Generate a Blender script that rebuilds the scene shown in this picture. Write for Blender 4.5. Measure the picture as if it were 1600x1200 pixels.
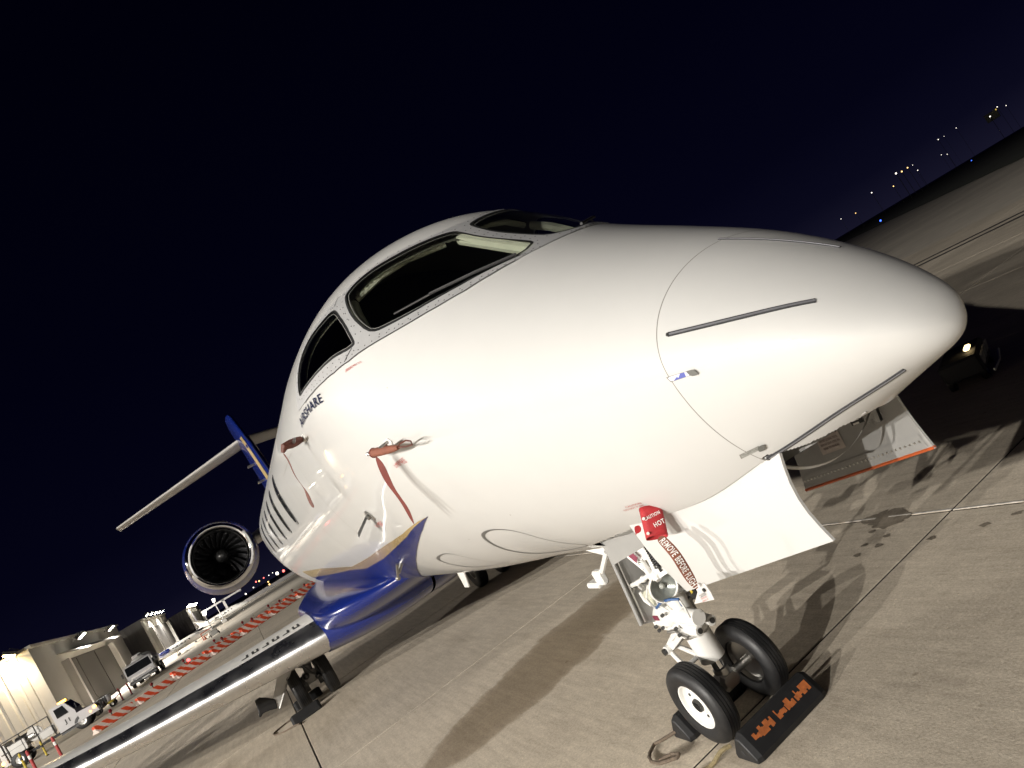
import bpy, bmesh, math, random
import numpy as np
from mathutils import Vector, Matrix, geometry
random.seed(7)
R = math.radians
for o in list(bpy.data.objects): bpy.data.objects.remove(o)
sc = bpy.context.scene
COL = sc.collection

# ---------------------------------------------------------------- camera
cd = bpy.data.cameras.new('camera'); cam = bpy.data.objects.new('camera', cd); COL.objects.link(cam)
cx = Vector((0.34053, 0.78642, -0.51534)); cy = -Vector((-0.26716, -0.44458, -0.85497)); cz = -Vector((-0.90148, 0.42882, 0.05871))
M = Matrix.Identity(4)
for i in range(3): M[i][0] = cx[i]; M[i][1] = cy[i]; M[i][2] = cz[i]
M.translation = Vector((3.677, -1.923, 2.03))
cam.matrix_world = M
cd.sensor_width = 36; cd.lens = 36*1108.6/1600; cd.clip_start = .05; cd.clip_end = 4000
sc.camera = cam

# ---------------------------------------------------------------- world: night sky
w = bpy.data.worlds.new('World'); sc.world = w; w.use_nodes = True
nt = w.node_tree; nt.nodes.clear()
out = nt.nodes.new('ShaderNodeOutputWorld'); bg = nt.nodes.new('ShaderNodeBackground')
tc = nt.nodes.new('ShaderNodeTexCoord'); sx = nt.nodes.new('ShaderNodeSeparateXYZ'); rp = nt.nodes.new('ShaderNodeValToRGB')
nt.links.new(tc.outputs['Generated'], sx.inputs[0]); nt.links.new(sx.outputs['Z'], rp.inputs[0])
e = rp.color_ramp.elements
e[0].position = 0.0; e[0].color = (.0075, .0072, .0190, 1)
e[1].position = .62; e[1].color = (.0003, .0003, .0030, 1)
m_ = e.new(.045); m_.color = (.0030, .0030, .0110, 1)
m_ = e.new(.13); m_.color = (.0013, .0013, .0070, 1)
m_ = e.new(.33); m_.color = (.0006, .0006, .0048, 1)
nt.links.new(rp.outputs[0], bg.inputs[0]); bg.inputs[1].default_value = 1.0
nt.links.new(bg.outputs[0], out.inputs[0])

sc.view_settings.view_transform = 'Standard'; sc.view_settings.look = 'None'
sc.view_settings.exposure = 0; sc.view_settings.gamma = 1; sc.view_settings.use_curve_mapping = False

# ---------------------------------------------------------------- helpers
def tag(o, label=None, cat=None, group=None, kind=None):
    if label: o['label'] = label
    if cat: o['category'] = cat
    if group: o['group'] = group
    if kind: o['kind'] = kind
    return o
def empty(name, loc=(0, 0, 0), rz=0):
    o = bpy.data.objects.new(name, None); COL.objects.link(o); o.location = loc; o.rotation_euler = (0, 0, rz)
    o.empty_display_size = .2
    return o
def copy_tree(o, parent=None):
    c = o.copy(); COL.objects.link(c); c.parent = parent
    for ch in list(o.children): copy_tree(ch, c)
    return c

class MB:
    def __init__(s): s.v = []; s.f = []
    def add(s, vs, fs):
        n = len(s.v); s.v += [tuple(x) for x in vs]; s.f += [tuple(i+n for i in f) for f in fs]; return s
    def box(s, c, d, rz=0, ry=0, rx=0):
        M3 = Matrix.Rotation(rz, 3, 'Z') @ Matrix.Rotation(ry, 3, 'Y') @ Matrix.Rotation(rx, 3, 'X'); c = Vector(c)
        vs = [c + M3 @ Vector((x*d[0]/2, y*d[1]/2, z*d[2]/2)) for x in (-1, 1) for y in (-1, 1) for z in (-1, 1)]
        return s.add(vs, [(0, 1, 3, 2), (4, 6, 7, 5), (0, 4, 5, 1), (2, 3, 7, 6), (0, 2, 6, 4), (1, 5, 7, 3)])
    def cham(s, c, d, b, rz=0, ry=0, rx=0):
        # box with chamfered edges (profile along x extruded octagon + tapered ends)
        M3 = Matrix.Rotation(rz, 3, 'Z') @ Matrix.Rotation(ry, 3, 'Y') @ Matrix.Rotation(rx, 3, 'X'); c = Vector(c)
        hx, hy, hz = d[0]/2, d[1]/2, d[2]/2; vs = []
        def ring(x, i): 
            y, z, q = hy-i, hz-i, b
            return [(x, -y+q, -z), (x, y-q, -z), (x, y, -z+q), (x, y, z-q), (x, y-q, z), (x, -y+q, z), (x, -y, z-q), (x, -y, -z+q)]
        for x, i in ((-hx, b*.8), (-hx+b, 0), (hx-b, 0), (hx, b*.8)): vs += ring(x, i)
        fs = [tuple(range(7, -1, -1)), tuple(range(24, 32))]
        for k in range(3):
            for j in range(8): fs.append((k*8+j, k*8+(j+1) % 8, k*8+8+(j+1) % 8, k*8+8+j))
        return s.add([c + M3 @ Vector(v) for v in vs], fs)
    def tube(s, p0, p1, r0, r1=None, n=14, caps=True):
        r1 = r0 if r1 is None else r1
        p0, p1 = Vector(p0), Vector(p1); a = (p1-p0).normalized()
        u = a.orthogonal().normalized(); v = a.cross(u)
        vs = [];
        for p, r in ((p0, r0), (p1, r1)):
            vs += [p + (u*math.cos(2*math.pi*i/n) + v*math.sin(2*math.pi*i/n))*r for i in range(n)]
        fs = [(i, (i+1) % n, n+(i+1) % n, n+i) for i in range(n)]
        if caps: fs += [tuple(range(n-1, -1, -1)), tuple(range(n, 2*n))]
        return s.add(vs, fs)
    def path(s, pts, r, n=8):
        # pipe along a polyline
        pts = [Vector(p) for p in pts]; rings = []
        t0 = (pts[1]-pts[0]).normalized(); u = t0.orthogonal().normalized()
        vs = []
        for i, p in enumerate(pts):
            t = (pts[min(i+1, len(pts)-1)] - pts[max(i-1, 0)]).normalized()
            u = (u - t*u.dot(t)).normalized(); v = t.cross(u)
            rr = r[i] if isinstance(r, (list, tuple)) else r
            vs += [p + (u*math.cos(2*math.pi*k/n) + v*math.sin(2*math.pi*k/n))*rr for k in range(n)]
        fs = []
        for i in range(len(pts)-1):
            for k in range(n): fs.append((i*n+k, i*n+(k+1) % n, (i+1)*n+(k+1) % n, (i+1)*n+k))
        fs += [tuple(range(n-1, -1, -1)), tuple((len(pts)-1)*n+k for k in range(n))]
        return s.add(vs, fs)
    def lathe(s, prof, o, axis, n=40, closed=False, a0=0, a1=2*math.pi):
        # prof: list of (along, radius) about axis through o
        o = Vector(o); a = Vector(axis).normalized(); u = a.orthogonal().normalized(); v = a.cross(u)
        vs = []
        for (h, r) in prof:
            vs += [o + a*h + (u*math.cos(2*math.pi*k/n) + v*math.sin(2*math.pi*k/n))*r for k in range(n)]
        fs = []; m = len(prof)
        for i in range(m if closed else m-1):
            j = (i+1) % m
            for k in range(n): fs.append((i*n+k, i*n+(k+1) % n, j*n+(k+1) % n, j*n+k))
        return s.add(vs, fs)
    def prism(s, poly, vec):
        # 3D polygon extruded along vec
        n = len(poly); vec = Vector(vec)
        vs = [Vector(p) for p in poly] + [Vector(p)+vec for p in poly]
        return s.add(vs, [tuple(range(n-1, -1, -1)), tuple(range(n, 2*n))] + [(i, (i+1) % n, n+(i+1) % n, n+i) for i in range(n)])
    def sphere(s, c, r, n=12, m=8, sc=(1, 1, 1)):
        c = Vector(c); vs = [c+Vector((0, 0, r*sc[2]))]
        for i in range(1, m):
            t = math.pi*i/m
            for k in range(n):
                vs.append(c+Vector((r*sc[0]*math.sin(t)*math.cos(2*math.pi*k/n), r*sc[1]*math.sin(t)*math.sin(2*math.pi*k/n), r*sc[2]*math.cos(t))))
        vs.append(c-Vector((0, 0, r*sc[2]))); fs = []
        for k in range(n): fs.append((0, 1+k, 1+(k+1) % n))
        for i in range(m-2):
            for k in range(n): a = 1+i*n+k; b = 1+i*n+(k+1) % n; fs.append((a, a+n, b+n, b))
        L = len(vs)-1
        for k in range(n): fs.append((L, 1+(m-2)*n+(k+1) % n, 1+(m-2)*n+k))
        return s.add(vs, fs)
    def mesh(s, name, mat, smooth=True, angle=35, fix=True):
        me = bpy.data.meshes.new(name); me.from_pydata([tuple(v) for v in s.v], [], s.f)
        if fix:
            bm = bmesh.new(); bm.from_mesh(me); bmesh.ops.recalc_face_normals(bm, faces=bm.faces); bm.to_mesh(me); bm.free()
        if mat: me.materials.append(mat)
        if smooth:
            me.shade_smooth(); me.set_sharp_from_angle(angle=R(angle))
        return me
    def build(s, name, mat, parent=None, smooth=True, angle=35, bevel=0, fix=True):
        o = bpy.data.objects.new(name, s.mesh(name, mat, smooth, angle, fix)); COL.objects.link(o); o.parent = parent
        if bevel:
            b = o.modifiers.new('bevel', 'BEVEL'); b.width = bevel; b.segments = 2; b.limit_method = 'ANGLE'; b.angle_limit = R(40)
        return o

def text_mesh(body, size=1, offset=0.0, align='LEFT'):
    c = bpy.data.curves.new('txt', 'FONT'); c.space_character = 1.12 if offset else 1.0; c.body = body; c.size = size; c.offset = offset; c.align_x = align; c.resolution_u = 3
    o = bpy.data.objects.new('txt', c); COL.objects.link(o)
    dg = bpy.context.evaluated_depsgraph_get(); me = bpy.data.meshes.new_from_object(o.evaluated_get(dg))
    bpy.data.objects.remove(o); bpy.data.curves.remove(c)
    return me
def text_on(name, body, o, ux, uy, height, mat, parent, length=None, offset=0.0):
    # flat lettering: origin o (baseline start), ux reading direction, uy up direction, cap height
    me = text_mesh(body, 1, offset); xs = [v.co.x for v in me.vertices]; x0, x1 = min(xs), max(xs)
    s = height/.69; sxx = (length/(x1-x0)) if length else s
    o = Vector(o); ux = Vector(ux).normalized(); uy = Vector(uy).normalized()
    for v in me.vertices: v.co = o + ux*(v.co.x-x0)*sxx + uy*v.co.y*s
    me.materials.append(mat); ob = bpy.data.objects.new(name, me); COL.objects.link(ob); ob.parent = parent
    return ob

# ---------------------------------------------------------------- materials
def mat(name, col, rough=.5, metal=0, coat=0, var=.0, vscale=6, rvar=0, bump=0, bscale=80, emit=None, es=1, spec=.5, aniso=None, dirt=None):
    m = bpy.data.materials.new(name); m.use_nodes = True; nt = m.node_tree; b = nt.nodes['Principled BSDF']
    b.inputs['Base Color'].default_value = (*col, 1); b.inputs['Roughness'].default_value = rough; b.inputs['Metallic'].default_value = metal
    b.inputs['Coat Weight'].default_value = coat; b.inputs['Coat Roughness'].default_value = .04; b.inputs['Specular IOR Level'].default_value = spec
    tc = nt.nodes.new('ShaderNodeTexCoord')
    if var:
        n = nt.nodes.new('ShaderNodeTexNoise'); n.inputs['Scale'].default_value = vscale; n.inputs['Detail'].default_value = 6; n.inputs['Roughness'].default_value = .6
        nt.links.new(tc.outputs['Object'], n.inputs[0])
        rp = nt.nodes.new('ShaderNodeValToRGB'); rp.color_ramp.elements[0].position = .3; rp.color_ramp.elements[1].position = .72
        rp.color_ramp.elements[0].color = (*[c*(1-var) for c in col], 1); rp.color_ramp.elements[1].color = (*[min(1, c*(1+var*.6)) for c in col], 1)
        nt.links.new(n.outputs[0], rp.inputs[0]); nt.links.new(rp.outputs[0], b.inputs['Base Color'])
    if rvar:
        n2 = nt.nodes.new('ShaderNodeTexNoise'); n2.inputs['Scale'].default_value = vscale*1.7; n2.inputs['Detail'].default_value = 5
        nt.links.new(tc.outputs['Object'], n2.inputs[0]); mr = nt.nodes.new('ShaderNodeMapRange')
        mr.inputs[3].default_value = max(.02, rough-rvar); mr.inputs[4].default_value = rough+rvar
        nt.links.new(n2.outputs[0], mr.inputs[0]); nt.links.new(mr.outputs[0], b.inputs['Roughness'])
    if bump:
        n3 = nt.nodes.new('ShaderNodeTexNoise'); n3.inputs['Scale'].default_value = bscale; n3.inputs['Detail'].default_value = 4
        nt.links.new(tc.outputs['Object'], n3.inputs[0]); bp = nt.nodes.new('ShaderNodeBump'); bp.inputs['Strength'].default_value = bump; bp.inputs['Distance'].default_value = .01
        nt.links.new(n3.outputs[0], bp.inputs['Height']); nt.links.new(bp.outputs[0], b.inputs['Normal'])
    if emit:
        b.inputs['Emission Color'].default_value = (*emit, 1); b.inputs['Emission Strength'].default_value = es
    return m

def glass_mat(name, tint, ior=1.5):
    m = bpy.data.materials.new(name); m.use_nodes = True; nt = m.node_tree; nt.nodes.clear()
    o = nt.nodes.new('ShaderNodeOutputMaterial'); mx = nt.nodes.new('ShaderNodeMixShader'); t = nt.nodes.new('ShaderNodeBsdfTransparent'); g = nt.nodes.new('ShaderNodeBsdfGlossy')
    lw = nt.nodes.new('ShaderNodeLayerWeight'); lw.inputs[0].default_value = .5; pw = nt.nodes.new('ShaderNodeMath'); pw.operation = 'POWER'; pw.inputs[1].default_value = 5; f = nt.nodes.new('ShaderNodeMapRange'); f.inputs[3].default_value = .045; f.inputs[4].default_value = .9
    nt.links.new(lw.outputs['Facing'], pw.inputs[0]); nt.links.new(pw.outputs[0], f.inputs[0]); t.inputs[0].default_value = (*tint, 1); g.inputs['Roughness'].default_value = .02
    nt.links.new(f.outputs[0], mx.inputs[0]); nt.links.new(t.outputs[0], mx.inputs[1]); nt.links.new(g.outputs[0], mx.inputs[2]); nt.links.new(mx.outputs[0], o.inputs[0])
    return m

def paint_white():
    m = mat('white_paint', (.565, .56, .547), rough=.46, coat=.75, var=.03, vscale=1.3, rvar=.05, spec=.25)
    nt = m.node_tree; b = nt.nodes['Principled BSDF']
    # tiny chips and insect specks, unrelated to light
    tc = nt.nodes.new('ShaderNodeTexCoord'); vo = nt.nodes.new('ShaderNodeTexVoronoi'); vo.inputs['Scale'].default_value = 7.0; vo.inputs['Randomness'].default_value = 1
    nt.links.new(tc.outputs['Object'], vo.inputs['Vector'])
    lt = nt.nodes.new('ShaderNodeMath'); lt.operation = 'LESS_THAN'; lt.inputs[1].default_value = .034
    nt.links.new(vo.outputs['Distance'], lt.inputs[0])
    sep = nt.nodes.new('ShaderNodeSeparateColor'); nt.links.new(vo.outputs['Color'], sep.inputs[0])
    g2 = nt.nodes.new('ShaderNodeMath'); g2.operation = 'GREATER_THAN'; g2.inputs[1].default_value = .86; nt.links.new(sep.outputs[0], g2.inputs[0])
    mu = nt.nodes.new('ShaderNodeMath'); mu.operation = 'MULTIPLY'; nt.links.new(lt.outputs[0], mu.inputs[0]); nt.links.new(g2.outputs[0], mu.inputs[1])
    old = b.inputs['Base Color'].links[0].from_socket
    mx = nt.nodes.new('ShaderNodeMix'); mx.data_type = 'RGBA'; nt.links.new(mu.outputs[0], mx.inputs[0]); nt.links.new(old, mx.inputs[6]); mx.inputs[7].default_value = (.33, .29, .26, 1)
    nt.links.new(mx.outputs[2], b.inputs['Base Color'])
    return m

WHITE = paint_white()
WHITE2 = mat('white_enamel', (.74, .73, .70), rough=.32, coat=.2, var=.08, vscale=9, rvar=.06)
GREYP = mat('grey_primer_paint', (.30, .295, .285), rough=.45, var=.08, vscale=4)
FRAME = mat('window_frame_grey', (.50, .50, .505), rough=.4, metal=.35, var=.08, vscale=8)
BLACKR = mat('black_rubber', (.012, .012, .013), rough=.55, var=.3, vscale=14, rvar=.1)
TYRE = mat('tyre_rubber', (.014, .014, .015), rough=.50, var=.35, vscale=7, rvar=.12, bump=.08, bscale=140)
CREAM = mat('cream_primer', (.50, .50, .40), rough=.6, var=.1, vscale=8)
LINING = mat('cockpit_lining', (.13, .125, .10), rough=.8, var=.15)
DARK = mat('dark_panel', (.02, .02, .022), rough=.7)
GLASS = glass_mat('windshield_glass', (.80, .83, .80))
CABGLASS = mat('cabin_glass', (.03, .032, .035), rough=.08, coat=.5)
BLUE = mat('navy_paint', (.006, .015, .125), rough=.22, coat=.25, var=.06, vscale=2)
GOLD = mat('gold_paint', (.50, .36, .16), rough=.25, metal=.15, coat=.6, var=.05)
CHROME = mat('polished_metal', (.78, .78, .79), rough=.07, metal=1, var=.05, vscale=3, rvar=.04)
LEMETAL = mat('polished_leading_edge', (.80, .80, .81), rough=.30, metal=1, var=.10, vscale=2.2, rvar=.16)
BRUSHED = mat('brushed_metal', (.46, .45, .43), rough=.33, metal=1, var=.12, vscale=6, rvar=.08)
WINGLOW = mat('wing_grey_paint', (.46, .45, .43), rough=.3, coat=.3, var=.06, vscale=1.5)
DKMETAL = mat('dark_metal', (.09, .09, .09), rough=.4, metal=.8, var=.2, vscale=9)
STRIP = mat('diverter_strip', (.055, .055, .058), rough=.7, metal=.0, spec=.2, var=.2, vscale=30)
STRIPL = mat('diverter_core', (.26, .26, .28), rough=.4, metal=.5)
LOOP = mat('grey_line_paint', (.115, .112, .105), rough=.4)
SEAMM = mat('seam_sealant', (.22, .21, .19), rough=.6)
NAVYTXT = mat('navy_lettering', (.006, .009, .04), rough=.65, spec=.1)
REDTXT = mat('red_lettering', (.42, .06, .05), rough=.5)
BLACKTXT = mat('black_lettering', (.02, .02, .02), rough=.5)
WHITETXT = mat('white_lettering', (.8, .79, .76), rough=.5)
REDFAB = mat('red_cover_fabric', (.42, .022, .028), rough=.6, var=.18, vscale=25, bump=.25, bscale=220)
STREAM = mat('faded_streamer', (.22, .075, .045), rough=.75, var=.22, vscale=22, bump=.2, bscale=250)
REDSTR = mat('red_streamer', (.15, .020, .012), rough=.7, var=.2, vscale=20, bump=.2, bscale=250)
BROWNC = mat('brown_leather', (.11, .024, .012), rough=.6, var=.3, vscale=30)
ORANGE = mat('orange_edge', (.48, .095, .025), rough=.45, var=.12, vscale=8)
HOSE = mat('blue_hose', (.03, .09, .24), rough=.4)
STICK = mat('placard_maroon', (.20, .03, .06), rough=.5, var=.3, vscale=60)
LAMPG = mat('lamp_reflector', (.50, .51, .50), rough=.25, metal=.5, var=.2, vscale=14)
LENS = glass_mat('lamp_lens', (.85, .87, .85))
ROPE = mat('worn_rope', (.15, .115, .085), rough=.9, var=.35, vscale=60, bump=.6, bscale=160)
YELL = mat('yellow_paint', (.55, .42, .05), rough=.5, var=.1)
HWALL = mat('hangar_siding', (.42, .405, .37), rough=.55, var=.06, vscale=.4)
HWALLW = mat('hangar_siding_white', (.62, .60, .57), rough=.5, var=.08, vscale=.5)
HDOOR = mat('hangar_door_panel', (.50, .485, .45), rough=.5, var=.05, vscale=.3)
HDARK = mat('hangar_interior_dark', (.05, .045, .04), rough=.8)
LAMPW = mat('flood_lamp_white', (.9, .9, .85), emit=(1, .94, .78), es=60)
LAMPY = mat('sodium_lamp', (.9, .8, .5), emit=(1, .72, .28), es=90)
AMBER = mat('amber_beacon', (.8, .35, .05), emit=(1, .42, .06), es=14)
REDL = mat('red_lamp', (.5, .02, .02), emit=(1, .05, .05), es=9)
REDLOFF = mat('red_lens_unlit', (.16, .008, .012), rough=.3)
BLUEL = mat('blue_taxi_lamp', (.02, .05, .5), emit=(.04, .13, 1), es=4)
FARW = mat('far_lamp_white', (.9, .9, .9), emit=(1, .92, .8), es=3)
FARY = mat('far_lamp_amber', (.9, .6, .3), emit=(1, .62, .22), es=3.5)
FARR = mat('far_lamp_red', (.8, .2, .2), emit=(1, .12, .1), es=5)
REDPOST = mat('red_post_paint', (.42, .05, .05), rough=.5, var=.15, vscale=8)
TRUCKW = mat('truck_white', (.62, .61, .62), rough=.3, coat=.4, var=.05, vscale=2)
TANK = mat('tank_grey', (.42, .41, .39), rough=.35, metal=.4, var=.08, vscale=2)
TGLASS = mat('vehicle_glass', (.015, .017, .02), rough=.06, coat=.3)
RUST = mat('worn_orange_paint', (.42, .12, .03), rough=.75, var=.35, vscale=30)
BLADE = mat('fan_blade', (.075, .075, .08), rough=.33, metal=.9)

# ---------------------------------------------------------------- fuselage surface (nose gear contact at origin, +X forward, +Y port)
XN, KZ = 2.352, .64
Sk = [0, .01, .04, .117, .317, .617, 1.017, 1.467, 1.967, 2.567, 3.167, 3.767, 4.467, 8., 13.2, 15.2, 17.5, 19.5, 21.3, 22.2]
Wk = [0, .062, .125, .205, .335, .483, .633, .767, .902, 1.055, 1.12, 1.136, 1.14, 1.14, 1.14, 1.09, .90, .62, .30, .10]
Tk = [1.655, 1.70, 1.752, 1.838, 2.02, 2.236, 2.464, 2.709, 3.003, 3.40, 3.555, 3.61, 3.64, 3.64, 3.64, 3.63, 3.58, 3.50, 3.40, 3.30]
Bk = [1.655, 1.622, 1.597, 1.567, 1.495, 1.36, 1.225, 1.185, 1.187, 1.19, 1.17, 1.15, 1.14, 1.14, 1.14, 1.34, 1.85, 2.40, 2.85, 3.08]
Uk = np.sqrt(np.array(Sk))
def pchip(x, xk, yk):
    xk = np.array(xk); yk = np.array(yk); h = np.diff(xk); d = np.diff(yk)/h; m = np.zeros(len(xk)); m[0] = d[0]; m[-1] = d[-1]
    for i in range(1, len(xk)-1):
        if d[i-1]*d[i] > 0:
            w1 = 2*h[i]+h[i-1]; w2 = h[i]+2*h[i-1]; m[i] = (w1+w2)/(w1/d[i-1]+w2/d[i])
    i = np.clip(np.searchsorted(xk, x, side='right')-1, 0, len(xk)-2); t = (x-xk[i])/h[i]
    return (2*t**3-3*t**2+1)*yk[i]+(t**3-2*t**2+t)*h[i]*m[i]+(-2*t**3+3*t**2)*yk[i+1]+(t**3-t**2)*h[i]*m[i+1]
UU = np.linspace(0, math.sqrt(22.2), 1600)
def smooth(a, n=9):
    k = np.ones(n)/n; p = np.concatenate([2*a[0]-a[n:0:-1], a, 2*a[-1]-a[-2:-n-2:-1]]); q = np.convolve(p, k, 'same'); return q[n:-n]
Wt, Tt, Bt = [smooth(pchip(UU, Uk, k), 21) for k in (Wk, Tk, Bk)]
def prof(X):
    u = np.sqrt(np.clip(XN-np.asarray(X, float), 0, None)); return np.interp(u, UU, Wt), np.interp(u, UU, Tt), np.interp(u, UU, Bt)
def surf(X, phi):
    X = np.asarray(X, float); phi = np.asarray(phi, float)
    W, T, B = prof(X); zc = B+KZ*(T-B); c = np.cos(phi)
    return np.stack(np.broadcast_arrays(X, W*np.sin(phi), zc+np.where(c > 0, T-zc, zc-B)*c), -1)
def nrm(X, phi):
    e1 = 5e-4; X = np.minimum(np.asarray(X, float), XN-.0015); phi = np.asarray(phi, float)
    a = surf(X+e1, phi)-surf(X-e1, phi); b = surf(X, phi+e1)-surf(X, phi-e1)
    n = np.cross(a, b); n /= np.linalg.norm(n, axis=-1, keepdims=True)
    p = surf(X, phi); W, T, B = prof(X); c = np.stack(np.broadcast_arrays(X, 0*X, B+KZ*(T-B)), -1)
    s = np.sign(((p-c)*n).sum(-1, keepdims=True)); s[s == 0] = 1
    return n*s
def SP(X, deg, off=0.0):
    x = np.array([X]); p = np.array([R(deg)]); return Vector((surf(x, p)+nrm(x, p)*off)[0])

def inpoly(x, y, poly):
    poly = np.array(poly); n = len(poly); r = np.zeros(x.shape, bool); j = n-1
    for i in range(n):
        xi, yi = poly[i]; xj, yj = poly[j]
        c = ((yi > y) != (yj > y)) & (x < (xj-xi)*(y-yi)/((yj-yi)+1e-12)+xi); r ^= c; j = i
    return r
def offset_poly(poly, d):
    # inset (d>0) a polygon given in degrees/metres using a metric of 1.1 m per radian
    P_ = [Vector((x, R(a)*1.1)) for x, a in poly]; n = len(P_)
    area = sum(P_[i].x*P_[(i+1) % n].y-P_[(i+1) % n].x*P_[i].y for i in range(n)); sgn = 1 if area > 0 else -1; o = []
    for i in range(n):
        a, b, c = P_[i-1], P_[i], P_[(i+1) % n]; t1 = (b-a).normalized(); t2 = (c-b).normalized()
        n1 = Vector((-t1.y, t1.x))*sgn; n2 = Vector((-t2.y, t2.x))*sgn; bis = (n1+n2)
        if bis.length < 1e-6: bis = n1
        bis.normalize(); k = d/max(.45, bis.dot(n1)); q = b+bis*k; o.append((q.x, math.degrees(q.y/1.1)))
    return o
def roundp(poly, it=2, keep=.25):
    for _ in range(it):
        q = []
        for i in range(len(poly)):
            a = poly[i]; b = poly[(i+1) % len(poly)]
            q.append((a[0]+(b[0]-a[0])*keep, a[1]+(b[1]-a[1])*keep)); q.append((a[0]+(b[0]-a[0])*(1-keep), a[1]+(b[1]-a[1])*(1-keep)))
        poly = q
    return poly
def dens(poly, step):
    o = []
    for i in range(len(poly)):
        a = poly[i]; b = poly[(i+1) % len(poly)]; L = math.hypot(a[0]-b[0], R(a[1]-b[1])*1.1); k = max(1, int(L/step))
        for t in range(k): o.append((a[0]+(b[0]-a[0])*t/k, a[1]+(b[1]-a[1])*t/k))
    return o
def patch(name, outer, m, parent, off=.002, holes=(), step=.04, mirror=False, thick=0):
    # surface-following sheet with crisp outline, optional holes
    sg = -1 if mirror else 1
    loops = [dens([(x, a*sg) for x, a in outer], step)] + [dens([(x, a*sg) for x, a in h], step) for h in holes]
    pts = []; edges = []
    for lp in loops:
        b = len(pts); pts += [Vector((x, R(a)*1.1)) for x, a in lp]; edges += [(b+i, b+(i+1) % len(lp)) for i in range(len(lp))]
    xs = [p.x for p in pts]; ys = [p.y for p in pts]
    gx, gy = np.meshgrid(np.arange(min(xs), max(xs), step), np.arange(min(ys), max(ys), step))
    gx = gx.ravel(); gy = gy.ravel()
    OP = [(p[0], R(p[1])*1.1) for p in loops[0]]
    ok = inpoly(gx, gy, OP)
    for h in loops[1:]: ok &= ~inpoly(gx, gy, [(p[0], R(p[1])*1.1) for p in h])
    al = np.array([(p.x, p.y) for p in pts])
    gx, gy = gx[ok], gy[ok]
    if len(gx):
        d = np.min((gx[:, None]-al[None, :, 0])**2+(gy[:, None]-al[None, :, 1])**2, 1); k = d > (step*.45)**2
        pts = pts+[Vector((a, b)) for a, b in zip(gx[k], gy[k])]
    r = geometry.delaunay_2d_cdt(pts, edges, [], 0, 1e-7)
    V2 = np.array([(p.x, p.y) for p in r[0]]); F = r[2]
    cen = np.array([V2[list(f)].mean(0) for f in F]); keep = inpoly(cen[:, 0], cen[:, 1], OP)
    for h in loops[1:]: keep &= ~inpoly(cen[:, 0], cen[:, 1], [(p[0], R(p[1])*1.1) for p in h])
    F = [tuple(f) for f, k in zip(F, keep) if k]
    X = V2[:, 0]; ph = V2[:, 1]/1.1; N = nrm(X, ph); V = surf(X, ph)+N*off
    me = bpy.data.meshes.new(name); me.from_pydata(V.tolist(), [], F); me.materials.append(m)
    bm = bmesh.new(); bm.from_mesh(me)
    for f in bm.faces:
        c = f.calc_center_median(); k = Vector((c.x, 0, 2.2 if c.x < .5 else 1.8))
        if f.normal.dot(Vector(N[f.verts[0].index])) < 0: f.normal_flip()
    bm.to_mesh(me); bm.free()
    me.shade_smooth(); me.normals_split_custom_set_from_vertices([tuple(n) for n in N])
    o = bpy.data.objects.new(name, me); COL.objects.link(o); o.parent = parent
    if thick:
        so = o.modifiers.new('thick', 'SOLIDIFY'); so.thickness = thick; so.offset = 1
    return o
def ribbon(pts, wid):
    # polygon for a curved stripe: pts [(X,deg,halfwidth)]
    P_ = [Vector((p[0], R(p[1])*1.1)) for p in pts]; L = []; Rr = []
    for i, p in enumerate(P_):
        t = (P_[min(i+1, len(P_)-1)]-P_[max(0, i-1)]).normalized(); n = Vector((-t.y, t.x)); h = pts[i][2] if len(pts[i]) > 2 else wid
        a = p+n*h; b = p-n*h; L.append((a.x, math.degrees(a.y/1.1))); Rr.append((b.x, math.degrees(b.y/1.1)))
    return L+Rr[::-1]
def surf_text(name, body, X0, a0, X1, a1, height, m, parent, off=.003, bold=0.0):
    me = text_mesh(body, 1, bold); xs = [v.co.x for v in me.vertices]; x0, x1 = min(xs), max(xs)
    dX, da = X1-X0, R(a1-a0); L = math.hypot(dX, da*1.12); ux, ua = dX/L, da*1.12/L; s = L/(x1-x0); h = height/.69
    px = []; pa = []
    for v in me.vertices:
        u = (v.co.x-x0)*s; y = v.co.y*h; px.append(X0+u*ux-y*ua); pa.append(R(a0)+(u*ua+y*ux)/1.12)
    X = np.array(px); ph = np.array(pa); V = surf(X, ph)+nrm(X, ph)*off
    for v, c in zip(me.vertices, V): v.co = c
    me.materials.append(m); o = bpy.data.objects.new(name, me); COL.objects.link(o); o.parent = parent
    return o

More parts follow.
